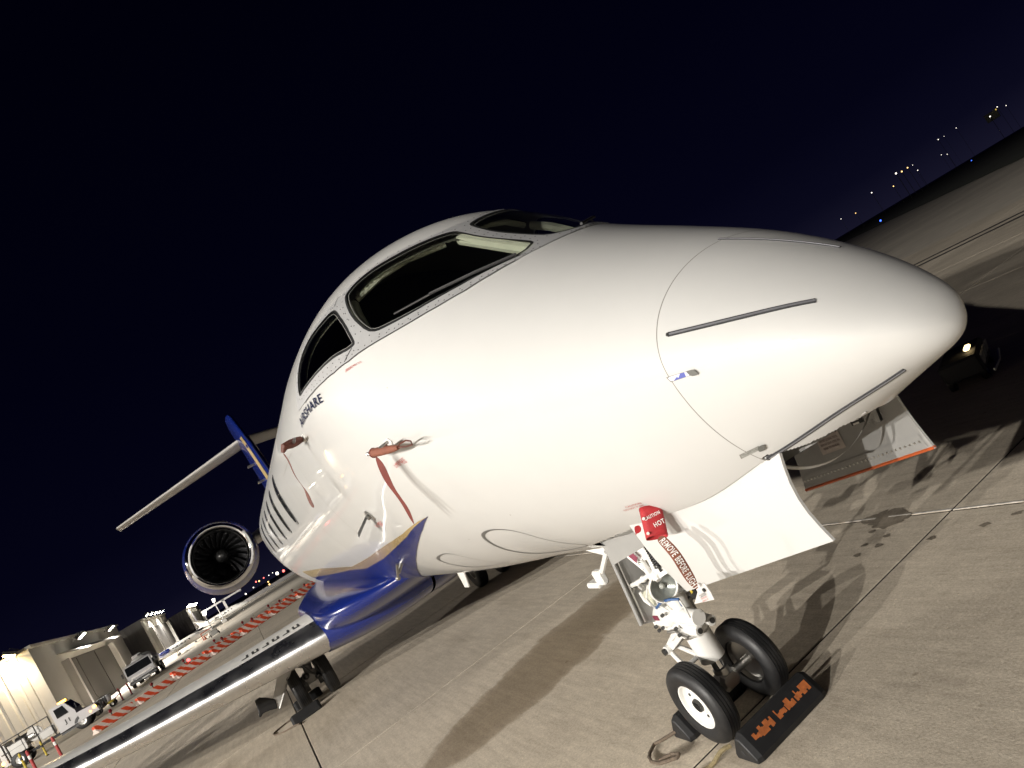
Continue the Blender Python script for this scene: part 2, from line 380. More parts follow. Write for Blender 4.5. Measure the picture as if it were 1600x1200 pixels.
# ================================================================ GROUND
def concrete(name, base=(.60, .54, .455), far=False):
    m = bpy.data.materials.new(name); m.use_nodes = True; nt = m.node_tree; b = nt.nodes['Principled BSDF']
    g = nt.nodes.new('ShaderNodeNewGeometry'); pos = g.outputs['Position']
    def noise(s, d=6, r=.6, sc3=None):
        n = nt.nodes.new('ShaderNodeTexNoise'); n.inputs['Scale'].default_value = s; n.inputs['Detail'].default_value = d; n.inputs['Roughness'].default_value = r
        if sc3:
            mp = nt.nodes.new('ShaderNodeMapping'); mp.inputs['Scale'].default_value = sc3; nt.links.new(pos, mp.inputs[0]); nt.links.new(mp.outputs[0], n.inputs[0])
        else: nt.links.new(pos, n.inputs[0])
        return n.outputs[0]
    def ramp(fac, p0, c0, p1, c1):
        r = nt.nodes.new('ShaderNodeValToRGB'); r.color_ramp.elements[0].position = p0; r.color_ramp.elements[0].color = (*c0, 1); r.color_ramp.elements[1].position = p1; r.color_ramp.elements[1].color = (*c1, 1)
        nt.links.new(fac, r.inputs[0]); return r.outputs[0]
    def mul(a, bb, f=1):
        x = nt.nodes.new('ShaderNodeMix'); x.data_type = 'RGBA'; x.blend_type = 'MULTIPLY'; x.inputs[0].default_value = f
        nt.links.new(a, x.inputs[6]); nt.links.new(bb, x.inputs[7]); return x.outputs[2]
    c = ramp(noise(.9, 8, .68), .25, [k*.84 for k in base], .75, [k*1.14 for k in base])
    c = mul(c, ramp(noise(.17, 4, .5), .3, (.86, .85, .84), .7, (1.10, 1.09, 1.07)))
    if not far:
        c = mul(c, ramp(noise(62, 5, .75), .34, (.76, .745, .72), .66, (1.13, 1.13, 1.13)))
        c = mul(c, ramp(noise(14, 6, .7), .3, (.87, .86, .85), .66, (1.06, 1.06, 1.05)))
        c = mul(c, ramp(noise(5, 6, .7, (.3, 3.2, 1)), .35, (.86, .85, .84), .62, (1.05, 1.05, 1.05)))
        vo = nt.nodes.new('ShaderNodeTexVoronoi'); vo.inputs['Scale'].default_value = 21; nt.links.new(pos, vo.inputs['Vector'])
        c = mul(c, ramp(vo.outputs['Distance'], .04, (1.45, 1.42, 1.36), .11, (1, 1, 1)))
        v2 = nt.nodes.new('ShaderNodeTexVoronoi'); v2.inputs['Scale'].default_value = 2.3; nt.links.new(pos, v2.inputs['Vector'])
        c = mul(c, ramp(v2.outputs['Distance'], .03, (.72, .70, .67), .045, (1, 1, 1)))
        c = mul(c, ramp(noise(1.1, 3, .5, (.35, 1.6, 1)), .58, (1, 1, 1), .80, (.78, .76, .73)))
        oi = nt.nodes.new('ShaderNodeObjectInfo'); c = mul(c, ramp(oi.outputs['Random'], 0, (.90, .895, .885), 1, (1.06, 1.055, 1.05)))
        # spilt-fluid stain with a ragged soft edge, lying on the bays under the nose
        mp = nt.nodes.new('ShaderNodeMapping'); mp.vector_type = 'TEXTURE'; mp.inputs['Location'].default_value = (-3.02, .18, 0); mp.inputs['Rotation'].default_value = (0, 0, R(105)); mp.inputs['Scale'].default_value = (1.75, .66, 1)
        dn = nt.nodes.new('ShaderNodeTexNoise'); dn.inputs['Scale'].default_value = 1.6; dn.inputs['Detail'].default_value = 7; dn.inputs['Roughness'].default_value = .62; nt.links.new(pos, dn.inputs[0])
        vs_ = nt.nodes.new('ShaderNodeVectorMath'); vs_.operation = 'MULTIPLY_ADD'; vs_.inputs[1].default_value = (.55, .55, 0); nt.links.new(dn.outputs['Color'], vs_.inputs[0]); nt.links.new(pos, vs_.inputs[2])
        sb = nt.nodes.new('ShaderNodeVectorMath'); sb.operation = 'SUBTRACT'; sb.inputs[1].default_value = (.275, .275, 0); nt.links.new(vs_.outputs[0], sb.inputs[0]); nt.links.new(sb.outputs[0], mp.inputs[0])
        ln = nt.nodes.new('ShaderNodeVectorMath'); ln.operation = 'LENGTH'; nt.links.new(mp.outputs[0], ln.inputs[0])
        st = nt.nodes.new('ShaderNodeValToRGB'); st.color_ramp.elements[0].position = .70; st.color_ramp.elements[0].color = (.50, .46, .40, 1); st.color_ramp.elements[1].position = 1.0; st.color_ramp.elements[1].color = (1, 1, 1, 1)
        m3 = st.color_ramp.elements.new(.90); m3.color = (.62, .58, .53, 1)
        nt.links.new(ln.outputs['Value'], st.inputs[0]); c = mul(c, st.outputs[0])
        bp = nt.nodes.new('ShaderNodeBump'); bp.inputs['Strength'].default_value = .5; bp.inputs['Distance'].default_value = .005
        nt.links.new(noise(70, 5, .75), bp.inputs['Height']); nt.links.new(bp.outputs[0], b.inputs['Normal'])
    nt.links.new(c, b.inputs['Base Color']); b.inputs['Roughness'].default_value = .82; b.inputs['Specular IOR Level'].default_value = .35
    return m
CONC = concrete('apron_concrete'); CONCF = concrete('apron_concrete_far', (.50, .455, .39), far=True)
g = MB().add([(-1500, -900, -.02), (900, -900, -.02), (900, 900, -.02), (-1500, 900, -.02)], [(0, 1, 2, 3)]).build('ground', CONCF, smooth=False)
tag(g, kind='structure')
# concrete slabs, one sheet per bay with recessed joints; cool joint sealant below
XS = [9.2, 4.6, 0.04, -4.62, -9.22, -13.8, -18.4, -23., -27.6, -32.2, -36.8, -41.4, -46., -50.6, -55.2, -59.8, -64.4, -69., -73.6]
YS = [-15.0, -10.7, -6.4, -2.10, 2.19, 6.5, 10.8, 15.1, 19.4, 23.7]
JOINT = mat('joint_sealant', (.035, .03, .026), rough=.9, var=.4, vscale=12)
jt = MB().add([(XS[-1], YS[0], -.014), (XS[0], YS[0], -.014), (XS[0], YS[-1], -.014), (XS[-1], YS[-1], -.014)], [(0, 1, 2, 3)]).build('joint_bed', JOINT, g, smooth=False)
def slab_mesh(lx, ly):
    b = .005; gx = .009; s = MB(); hx, hy = lx/2-gx, ly/2-gx
    vs = [(-hx, -hy, -.016), (hx, -hy, -.016), (hx, hy, -.016), (-hx, hy, -.016), (-hx, -hy, -.005), (hx, -hy, -.005), (hx, hy, -.005), (-hx, hy, -.005), (-hx+b, -hy+b, 0), (hx-b, -hy+b, 0), (hx-b, hy-b, 0), (-hx+b, hy-b, 0)]
    fs = [(8, 9, 10, 11)]
    for k in range(4): j = (k+1) % 4; fs += [(k, j, 4+j, 4+k), (4+k, 4+j, 8+j, 8+k)]
    me = s.add(vs, fs).mesh('concrete_slab', CONC, smooth=False); me.materials.append(JOINT)
    for f in me.polygons:
        if f.center.z < -.003: f.material_index = 1
    return me
cache = {}
for i in range(len(XS)-1):
    for j in range(len(YS)-1):
        lx, ly = XS[i]-XS[i+1], YS[j+1]-YS[j]; key = (round(lx, 2), round(ly, 2))
        if key not in cache: cache[key] = slab_mesh(lx, ly)
        o = bpy.data.objects.new('concrete_slab', cache[key]); COL.objects.link(o); o.parent = g; o.location = ((XS[i]+XS[i+1])/2, (YS[j]+YS[j+1])/2, 0)
# white worn edge along the longitudinal joint
WORN = mat('worn_joint_edge', (.52, .49, .44), rough=.9, var=.4, vscale=18)
s = MB(); x = -10.0; random.seed(3)
while x < 6:
    l = random.uniform(.15, .7); s.box((x+l/2, 2.205+random.uniform(-.004, .004), .003), (l, random.uniform(.008, .018), .004)); x += l+random.uniform(.01, .12)
s.build('joint_edge', WORN, g, smooth=False)

# wet stain on the apron
WET = concrete('wet_concrete', (.25, .22, .18)); WET.node_tree.nodes['Principled BSDF'].inputs['Roughness'].default_value = .5
def ground_patch(name, pts, m, z, jitter=.04):
    P_ = roundp([(p[0], p[1]) for p in pts], 2); q = []
    for i in range(len(P_)):
        a = P_[i]; b = P_[(i+1) % len(P_)]
        for t in (0, .5): q.append((a[0]+(b[0]-a[0])*t+random.uniform(-jitter, jitter), a[1]+(b[1]-a[1])*t+random.uniform(-jitter, jitter)))
    return MB().add([(x, y, z) for x, y in q], [tuple(range(len(q)))]).build(name, m, smooth=False)
for k, (u) in enumerate([(-0.530,2.072,0.000),(-0.499,1.986,0.000),(-0.478,2.109,0.000),(-0.425,1.800,0.000),(-0.293,1.776,0.000),(0.116,1.816,0.000),(0.432,1.939,0.000),(0.584,2.048,0.000),(-0.394,1.661,0.000),(-0.309,1.906,0.000)]):
    q = [(u[0]+math.cos(t*.7)*random.uniform(.02, .05), u[1]+math.sin(t*.7)*random.uniform(.015, .04)) for t in range(9)]
    o = ground_patch('wet_spot', q, WET, .003, .004); tag(o, kind='structure')
o = ground_patch('wet_patch', [(-0.811,2.224,0.000),(-0.579,2.344,0.000),(-0.275,2.235,0.000),(-0.320,2.047,0.000),(-0.542,2.028,0.000)], WET, .0035, .03); tag(o, kind='structure')
# dark double taxi guide line far off to port
LINEB = mat('black_line_paint', (.035, .032, .03), rough=.7, var=.3, vscale=3)
for y in (18.55, 19.45):
    o = MB().add([(-120, y-.16, .006), (30, y-.16, .006), (30, y+.16, .006), (-120, y+.16, .006)], [(0, 1, 2, 3)]).build('painted_line', LINEB, smooth=False); tag(o, kind='structure')
OLDC = mat('tyre_track_paint', (.24, .22, .19), rough=.8, var=.2, vscale=.7)
# grass beyond the apron and the rising far bank
GRASS = mat('night_grass', (.022, .028, .013), rough=.95, var=.5, vscale=.5, bump=.5, bscale=9)
ga, gb = Vector((-25.153,55.606,0.000)), Vector((-93.388,128.315,0.000)); dv = (gb-ga).normalized(); ga2 = ga-dv*120; gb2 = ga+dv*520; nn = Vector((-dv.y, dv.x, 0));
if nn.y < 0: nn = -nn
vs = []; fs = []; NU, NV = 110, 18
for i in range(NU+1):
    for j in range(NV+1):
        p = ga2+(gb2-ga2)*i/NU+nn*(600*(j/NV)**2.2); h = .02+140.0*max(0, (j/NV)-.55)**1.4+random.uniform(0, .15)*(j > 0)+(random.uniform(0, 1.6) if j > NV-5 else 0); vs.append((p.x, p.y, h))
for i in range(NU):
    for j in range(NV): a = i*(NV+1)+j; fs.append((a, a+1, a+NV+2, a+NV+1))
o = MB().add(vs, fs).build('grass_field', GRASS, smooth=True, angle=180); tag(o, kind='structure')

# ================================================================ BUSINESS JET
jet = empty('business_jet'); tag(jet, 'white business jet with navy and gold livery parked on the apron', 'airplane')
# --- windows traced as (station X, angle from top; starboard negative)
FR_TOP = [(.062, -4.6), (.047, -10.3), (-.02, -18), (-.096, -25.2), (-.185, -34), (-.30, -40.6), (-.452, -46.7), (-.665, -51.8), (-.87, -57.5), (-.94, -64), (-.975, -71.5), (-1.02, -77), (-1.03, -79.6)]
FR_BOT = [(-.75, -79.2), (-.521, -77.7), (-.30, -75.3), (-.136, -72.7), (.014, -68.0), (.155, -61.6), (.296, -55.1), (.44, -48.5), (.58, -41.3), (.694, -34.0), (.78, -25.5), (.845, -17.0), (.888, -7), (.895, 0)]
WS = [(-.217, -41.1), (-.195, -36.5), (-.12, -30.0), (-.028, -22.9), (.039, -14.7), (.094, -7.0), (.125, -3.6), (.16, -2.6), (.40, -2.3), (.74, -2.6), (.795, -4.2), (.832, -10.3), (.80, -17.5), (.652, -30.9), (.55, -37.6), (.433, -44.3), (.28, -51.6), (.205, -54.8), (.135, -55.4), (-.007, -51.3), (-.145, -45.0)]
SW = [(-.33, -47.0), (-.26, -46.9), (-.195, -48.5), (-.057, -53.3), (.055, -59.6), (.060, -61.6), (-.01, -64.6), (-.25, -69.8), (-.537, -73.7), (-.80, -75.6), (-.852, -75.2), (-.872, -72.3), (-.853, -64.6), (-.80, -60.0), (-.663, -55.0), (-.466, -50.5)]
WS = roundp(WS, 1, .2); SW = roundp(SW, 1, .2)

# --- skin as a fine grid, open behind the windows and over the nose wheel bay
def skin(name, X, parent, m, cut=True, nphi=420, off=0.0, phr=None, radcut=False):
    ph = np.linspace(-math.pi, math.pi, nphi+1)[:-1] if phr is None else np.linspace(R(phr[0]), R(phr[1]), nphi)
    XX, PP = np.meshgrid(X, ph, indexing='ij'); V = surf(XX, PP)+(nrm(XX, PP)*off); N = nrm(XX, PP)
    nx, n = XX.shape; idx = np.arange(nx*n).reshape(nx, n)
    wrap = phr is None
    a = idx[:-1, :]; b = idx[1:, :]
    if wrap: q = np.stack([a, b, np.roll(b, -1, 1), np.roll(a, -1, 1)], -1)
    else: q = np.stack([a[:, :-1], b[:, :-1], b[:, 1:], a[:, 1:]], -1)
    fx = (XX[:-1]+XX[1:])/2; fp = PP[:-1]+(math.pi/nphi if wrap else 0)
    if not wrap: fx = fx[:, :-1]; fp = (PP[:-1, :-1]+PP[:-1, 1:])/2
    keep = np.ones(fx.shape, bool); dg = -np.abs(np.degrees(fp))
    if cut:
        for hole in (WS, SW):
            h = offset_poly(hole, -.008); keep &= ~inpoly(fx, dg, h)
        if off == 0: keep &= ~((fx > .42) & (fx < 1.715) & (np.abs(np.degrees(fp)) > 137.0+np.clip((1.1-fx)*18, 0, 14)))
    if radcut: keep &= ~((fx < 2.03) & (np.abs(np.degrees(fp)) > np.interp(fx, [1.72, 1.747, 1.76, 1.827, 1.95, 2.03], [134.6, 135.4, 136.2, 142.5, 152.5, 166.0])))
    F = q[keep]
    me = bpy.data.meshes.new(name); me.from_pydata(V.reshape(-1, 3).tolist(), [], F.tolist()); me.materials.append(m)
    bm = bmesh.new(); bm.from_mesh(me); bmesh.ops.delete(bm, geom=[v for v in bm.verts if not v.link_faces], context='VERTS')
    bm.normal_update()
    for f in bm.faces:
        c = f.calc_center_median(); W, T, B = prof(c.x)
        if f.normal.dot(c-Vector((c.x, 0, float(B+KZ*(T-B))))) < 0: f.normal_flip()
    bm.to_mesh(me); bm.free(); me.shade_smooth()
    o = bpy.data.objects.new(name, me); COL.objects.link(o); o.parent = parent
    return o
SEAM = 1.728
fus = skin('fuselage', np.concatenate([np.linspace(SEAM-.0015, .96, 50)[:-1], np.linspace(.96, -1.08, 150)[:-1], np.linspace(-1.08, -10.8, 70)[:-1], np.linspace(-10.8, XN-22.19, 60)]), jet, WHITE)
rad = skin('radome', XN-np.linspace(.0, math.sqrt(XN-SEAM-.0015), 130)**2, jet, WHITE, cut=False, nphi=420, radcut=True)
# dark gap behind the radome joint
p = ribbon([(SEAM, a) for a in range(-178, 181, 4)], .004); patch('radome_joint', p, SEAMM, jet, off=-.0005, step=.03)
# cockpit lining inside the skin
skin('cockpit_lining', np.linspace(.93, -1.5, 140), jet, LINING, cut=True, nphi=260, off=-.055, phr=(-110, 110))
outer = FR_TOP+FR_BOT
fullouter = FR_TOP[::-1]; fullouter = [(x, a) for x, a in FR_TOP]+[(x, a) for x, a in FR_BOT]+[(x, -a) for x, a in FR_BOT[::-1][1:]]+[(x, -a) for x, a in FR_TOP[::-1]]
hl = [WS, SW, [(x, -a) for x, a in WS], [(x, -a) for x, a in SW]]
wf = patch('window_frame', fullouter, FRAME, jet, off=.004, holes=hl, step=.03)
for sgn in (0, 1):
    for nm, h in (('windshield_pane', WS), ('side_window_pane', SW)):
        gk = patch('window_gasket', h, BLACKR, wf, off=.0055, holes=[offset_poly(h, .016)], step=.025, mirror=bool(sgn))
        patch(nm, offset_poly(h, -.004), GLASS, jet, off=-.004, step=.05, mirror=bool(sgn))
        patch('pane_edge_seal', offset_poly(h, .026), mat('pane_seal', (.30, .30, .29), rough=.4) if 'pane_seal' not in bpy.data.materials else bpy.data.materials['pane_seal'], wf, off=-.001, holes=[offset_poly(h, .029)], step=.03, mirror=bool(sgn))
# screws round the frame
def along(poly, step, closed=True):
    P_ = [Vector((x, R(a)*1.1)) for x, a in poly]; out_ = []; acc = 0
    for i in range(len(P_) if closed else len(P_)-1):
        a, b = P_[i], P_[(i+1) % len(P_)]; L = (b-a).length; t = acc
        while t < L: q = a+(b-a)*t/L; out_.append((q.x, math.degrees(q.y/1.1))); t += step
        acc = t-L
    return out_
sm = MB()
for mir in (1, -1):
    for h in (WS, SW):
        for x, a in along(offset_poly(h, -.030), .075):
            p0 = SP(x, a*mir, .0035); p1 = SP(x, a*mir, .0052); sm.tube(p0, p1, .0036, n=7)
    for x, a in along(FR_BOT[1:-1], .062, False):
        aa = a+1.1; sm.tube(SP(x-.004, aa*mir, .0035), SP(x-.004, aa*mir, .0052), .0036, n=7)
o = sm.build('screw_heads', DKMETAL, wf, smooth=False); tag(o, kind='stuff')
# joint covers on the frame
for (x, a, x2, a2) in [(-.02, -68.6, .04, -62.8), (-.34, -40.2, -.30, -45.0)]:
    patch('frame_joint', ribbon([(x, a), (x2, a2)], .003), DKMETAL, wf, off=.0048, step=.03)
patch('sill_line', ribbon([(x, a-.25) for x, a in FR_BOT[:-2]], .003), DKMETAL, wf, off=.0052, step=.03)
# inside the cockpit: glare shield, posts, seats
gs = MB(); pts = []
for k in range(13):
    a = -62+k*62/6; x_ = .62-.55*(abs(a)/62)**2
    q = SP(x_, a, -.10); pts.append((q.x, q.y, 2.62))
gs.add(pts+[(-.25, p[1]*.95, 2.60) for p in pts]+[(p[0]-.05, p[1]*.97, 2.40) for p in pts]+[(-.25, p[1]*.95, 2.15) for p in pts], [(i, i+1, 13+i+1, 13+i) for i in range(12)]+[(i, i+1, 26+i+1, 26+i) for i in range(12)]+[(13+i, 13+i+1, 39+i+1, 39+i) for i in range(12)])
gs.build('glare_shield', DARK, jet)
cp = MB()
a0, a1 = SP(.84, 0, -.07), SP(.10, 0, -.07); cp.tube(a0, a1, .035, n=8)
for mir in (1, -1):
    cp.path([SP(x, a*mir, -.07) for x, a in [(-.22, -42), (-.10, -47), (.03, -53), (.12, -58)]], .03, 8)
    cp.path([SP(x, a*mir, -.075) for x, a in [(.06, -5), (-.05, -18), (-.14, -28), (-.24, -39)]], .020, 8)
cp.build('window_post', CREAM, jet)
for sy in (-1, 1):
    st = MB(); st.cham((-.55, sy*.42, 2.05), (.5, .48, .16), .04); st.cham((-.82, sy*.42, 2.42), (.14, .46, .80), .05, ry=R(-8)); st.cham((-.86, sy*.42, 2.90), (.10, .26, .2), .03)
    st.build('pilot_seat', LINING, jet)
MB().prism([SP(-1.45, a, -.06) for a in range(-115, 116, 10)], (-.04, 0, 0)).build('cockpit_bulkhead', DARK, jet)
MB().box((-.45, 0, 1.85), (1.9, 1.35, .05)).build('cockpit_floor', DARK, jet)
# wipers
for sgn in (1, -1):
    wm = MB(); wm.path([SP(.83, -15*sgn, .02), SP(.70, -27*sgn, .03), SP(.50, -38*sgn, .03)], .008, 6); wm.path([SP(.76, -20*sgn, .014), SP(.56, -33*sgn, .018), SP(.30, -47*sgn, .016)], .006, 6)
    wm.build('wiper', BLACKR, jet)

# --- radome lightning diverter strips
for (x0, b0), (x1, b1) in [((1.765,-64.99), (2.135,-41.26)), ((1.715,4.79), (2.043,26.28)), ((1.742,-137.30), (2.225,-141.90))]:
    # straight run on the radome between the two measured ends, in 3D
    n = 14; A_, B_ = SP(x0, b0), SP(x1, b1); L_ = []; 
    def toxa(v):
        W, T, B = prof(v.x); zc = B+KZ*(T-B); dz = v.z-zc; h = (T-zc) if dz > 0 else (zc-B); return (v.x, math.degrees(math.atan2(v.y/W, dz/h)))
    P_ = [toxa(A_.lerp(B_, t/n)) for t in range(n+1)]
    for nm, hw, of, mm in (('diverter_strip', .0080, .0035, STRIP), ('diverter_core', .0028, .0050, STRIPL)):
        vs = []; fs = []
        for i in range(n+1):
            c = SP(*P_[i]); t = (SP(*P_[min(n, i+1)])-SP(*P_[max(0, i-1)])).normalized(); nn_ = Vector(nrm(np.array([P_[i][0]]), np.array([R(P_[i][1])]))[0]); s_ = t.cross(nn_).normalized()
            vs += [c+s_*hw-nn_*.002, c+s_*hw+nn_*of, c-s_*hw+nn_*of, c-s_*hw-nn_*.002]
        for i in range(n):
            for k in range(3): fs.append((i*4+k, i*4+k+1, i*4+4+k+1, i*4+4+k))
        fs += [(0, 1, 2, 3), (n*4, n*4+1, n*4+2, n*4+3)]
        if nm == 'diverter_strip': ds = MB().add(vs, fs).build(nm, mm, rad, angle=30)
        else: MB().add(vs, fs).build(nm, mm, rad, angle=30)
    if b0 < -30:
        q = SP(x0, b0, .002); MB().tube(q, q+(q-Vector((q.x, 0, 1.8))).normalized()*.004, .0065, n=10).build('strip_stud', DKMETAL, rad)
# --- radome latches with sticker
STK = bpy.data.materials.new('latch_sticker'); STK.use_nodes = True
nt = STK.node_tree; b = nt.nodes['Principled BSDF']; tcx = nt.nodes.new('ShaderNodeTexCoord'); vo = nt.nodes.new('ShaderNodeTexVoronoi'); vo.inputs['Scale'].default_value = 55; nt.links.new(tcx.outputs['Object'], vo.inputs['Vector'])
rp = nt.nodes.new('ShaderNodeValToRGB'); rp.color_ramp.interpolation = 'CONSTANT'; rp.color_ramp.elements[0].color = (.10, .12, .40, 1); rp.color_ramp.elements[1].position = .42; rp.color_ramp.elements[1].color = (.62, .62, .72, 1)
sp_ = nt.nodes.new('ShaderNodeSeparateColor'); nt.links.new(vo.outputs['Color'], sp_.inputs[0]); nt.links.new(sp_.outputs[0], rp.inputs[0]); nt.links.new(rp.outputs[0], b.inputs['Base Color']); b.inputs['Roughness'].default_value = .3
GREYSTK = mat('latch_grey_label', (.30, .30, .28), rough=.5, var=.4, vscale=70)
for (xa, aa), (xb, ab), sm_ in [((1.725,-91.24), (1.819,-90.54), STK), ((1.701,-129.33), (1.791,-130.75), GREYSTK)]:
    d = (xb-xa, ab-aa); f_ = lambda t: (xa+d[0]*t, aa+d[1]*t)
    patch('latch_plate', roundp(ribbon([f_(0), f_(.74)], .0165), 1, .15), sm_, jet, off=.002, step=.02)
    patch('latch_rim', ribbon([f_(-.04), f_(.78)], .020), SEAMM, jet, off=.001, step=.02)
    patch('latch_pad', roundp(ribbon([f_(.72), f_(1.0)], .027), 2, .2), GREYP if False else mat('latch_pad_grey', (.12, .12, .11), rough=.6), jet, off=.008, step=.02)
# --- grey ring outlines low on the side
def loop_outline(pix, w0, w1, name='grey_outline'):
    P_ = [Vector((x, R(a)*1.1)) for x, a in pix]; n = len(P_); out_ = []; inn = []
    xm = min(p.x for p in P_); xM = max(p.x for p in P_)
    dn_ = roundp(pix, 2, .25); P_ = [Vector((x, R(a)*1.1)) for x, a in dn_]; c = sum(P_, Vector((0, 0)))/len(P_)
    area = sum(P_[i].x*P_[(i+1) % len(P_)].y-P_[(i+1) % len(P_)].x*P_[i].y for i in range(len(P_))); sg = 1 if area > 0 else -1
    hole = []
    for i in range(len(P_)):
        t = (P_[(i+1) % len(P_)]-P_[i-1]).normalized(); nn_ = Vector((-t.y, t.x))*sg; k = (xM-P_[i].x)/(xM-xm); wd = w1+(w0-w1)*k**2.2
        q = P_[i]+nn_*wd; hole.append((q.x, math.degrees(q.y/1.1)))
    return patch(name, dn_, LOOP, jet, off=.0015, holes=[hole], step=.02)
loop_outline([(-0.098,-132.19),(0.020,-130.21),(0.126,-129.65),(0.227,-130.55),(0.283,-133.40),(0.313,-138.17),(0.350,-142.77),(0.441,-148.60),(0.278,-150.42),(0.035,-152.33),(-0.139,-151.20),(-0.218,-147.28),(-0.232,-141.89),(-0.185,-136.73)], .030, .006)
loop_outline([(-1.295,-137.87),(-1.065,-136.60),(-0.908,-137.01),(-0.829,-140.05),(-0.809,-144.68),(-0.780,-150.22),(-0.741,-154.71),(-0.946,-153.95),(-1.221,-152.77),(-1.347,-149.07),(-1.377,-144.08),(-1.366,-140.36)], .030, .006)
# --- livery: navy point with gold edge sweeping down to the belly
patch('navy_stripe', [(-0.291,-121.51),(-0.580,-125.14),(-0.901,-128.30),(-1.356,-132.51),(-1.800,-136.82),(-2.366,-142.95),(-3.035,-151.08),(-3.6,-160),(-6.5,-178),(-9.6,-178),(-9.6,-132),(-7.0,-133.5),(-5.0,-133.5),(-4.003,-135.11),(-2.501,-131.44),(-1.013,-125.81)], BLUE, jet, off=.004, step=.06)
patch('gold_stripe', [(-0.291,-121.51),(-1.013,-125.81),(-2.501,-131.44),(-4.003,-135.11),(-5.0,-133.5),(-7.0,-133.5),(-9.6,-132),(-9.6,-124),(-7.0,-126.5),(-4.480,-131.47),(-3.007,-128.90),(-1.862,-126.20),(-0.991,-124.36)], GOLD, jet, off=.0045, step=.06)
# --- lettering
surf_text('company_lettering', 'AIRSHARE', -1.099, -86.1, -.384, -83.0, .070, NAVYTXT, jet, off=.006, bold=.014)
def small_text(p, q, body, h=.014): surf_text('small_lettering', body, p[0], p[1], q[0], q[1], h, REDTXT, jet, off=.0025)
small_text((-0.017,-72.79), (0.123,-67.90), 'EMERGENCY EXIT PULL', .013); small_text((-0.015,-72.00), (0.071,-69.28), 'RESCUE CUT', .010)
small_text((-0.024,-104.96), (0.089,-103.20), 'PITOT', .018); small_text((-0.052,-105.52), (0.091,-103.78), 'DO NOT PLUG', .018)
small_text((1.113,-128.50), (1.203,-128.44), 'CAUTION', .014); small_text((1.084,-129.72), (1.199,-129.55), 'DO NOT PUSH', .014)
small_text((-1.237,-118.97), (-1.095,-119.30), 'HOT', .02); small_text((-1.342,-119.48), (-1.134,-119.89), 'NO STEP', .02)
# --- cabin windows
CABR = mat('cabin_window_rim', (.20, .20, .205), rough=.4, metal=.5)
for x in (-4.55, -5.75, -6.9, -8.05, -9.2, -10.4):
    for mir in (False, True):
        rr = roundp([(x+.20, -74), (x+.20, -103), (x-.20, -103), (x-.20, -74)], 3, .22)
        cw = patch('cabin_window', rr, CABGLASS, jet, off=.002, step=.06, mirror=mir)
        patch('window_rim', rr, CABR, cw, off=.006, holes=[offset_poly(rr, .022)], step=.05, mirror=mir)
# door outline on the lower side
for pp in ([(-2.1, -87), (-2.1, -150)], [(-3.3, -87), (-3.3, -130)]):
    patch('panel_joint', ribbon([(pp[0][0], pp[0][1]+(pp[1][1]-pp[0][1])*t/8) for t in range(9)], .0025), SEAMM, jet, off=.0012, step=.05)
patch('panel_joint', ribbon([(-2.1-1.2*t/6, -87) for t in range(7)], .0025), SEAMM, jet, off=.0012, step=.05)

# --- wing, fairing
def airfoil(n=26, t=.12, camber=.012):
    o = []
    for i in range(n+1):
        b = math.pi*i/n; x = (1+math.cos(b))/2
        o.append((x, 5*t*(.2969*math.sqrt(x)-.126*x-.3516*x*x+.2843*x**3-.1015*x**4)+camber*4*x*(1-x)))
    for i in range(1, n):
        b = math.pi*i/n; x = (1-math.cos(b))/2
        o.append((x, -5*t*(.2969*math.sqrt(x)-.126*x-.3516*x*x+.2843*x**3-.1015*x**4)+camber*4*x*(1-x)))
    return o
# sections: (Y, LE X, LE Z, chord, twist deg, thickness)
WSEC = [(-.6, -6.02, 1.00, 4.55, -1.8, .140), (-1.2, -6.12, 1.02, 4.3, -1.8, .140), (-2.4, -6.62, 1.075, 3.55, -1.8, .138), (-4.0, -7.28, 1.17, 2.9, -1.6, .135), (-6.5, -8.45, 1.37, 2.2, -1, .13), (-9.4, -9.80, 1.63, 1.5, -.5, .12)]
def wing_pts(sec, mir):
    y, x, z, c, tw, t = sec; af = airfoil(t=t); a = R(tw); q = []
    for u, v in af: q.append((x-(u*math.cos(a)+v*math.sin(a))*c, y*mir, z+(v*math.cos(a)+u*math.sin(a))*c))
    return q
def interp_sec(S_, k):
    out_ = []
    for a, b in zip(S_[:-1], S_[1:]):
        for t in range(k): out_.append(tuple(a[i]+(b[i]-a[i])*t/k for i in range(6)))
    return out_+[S_[-1]]
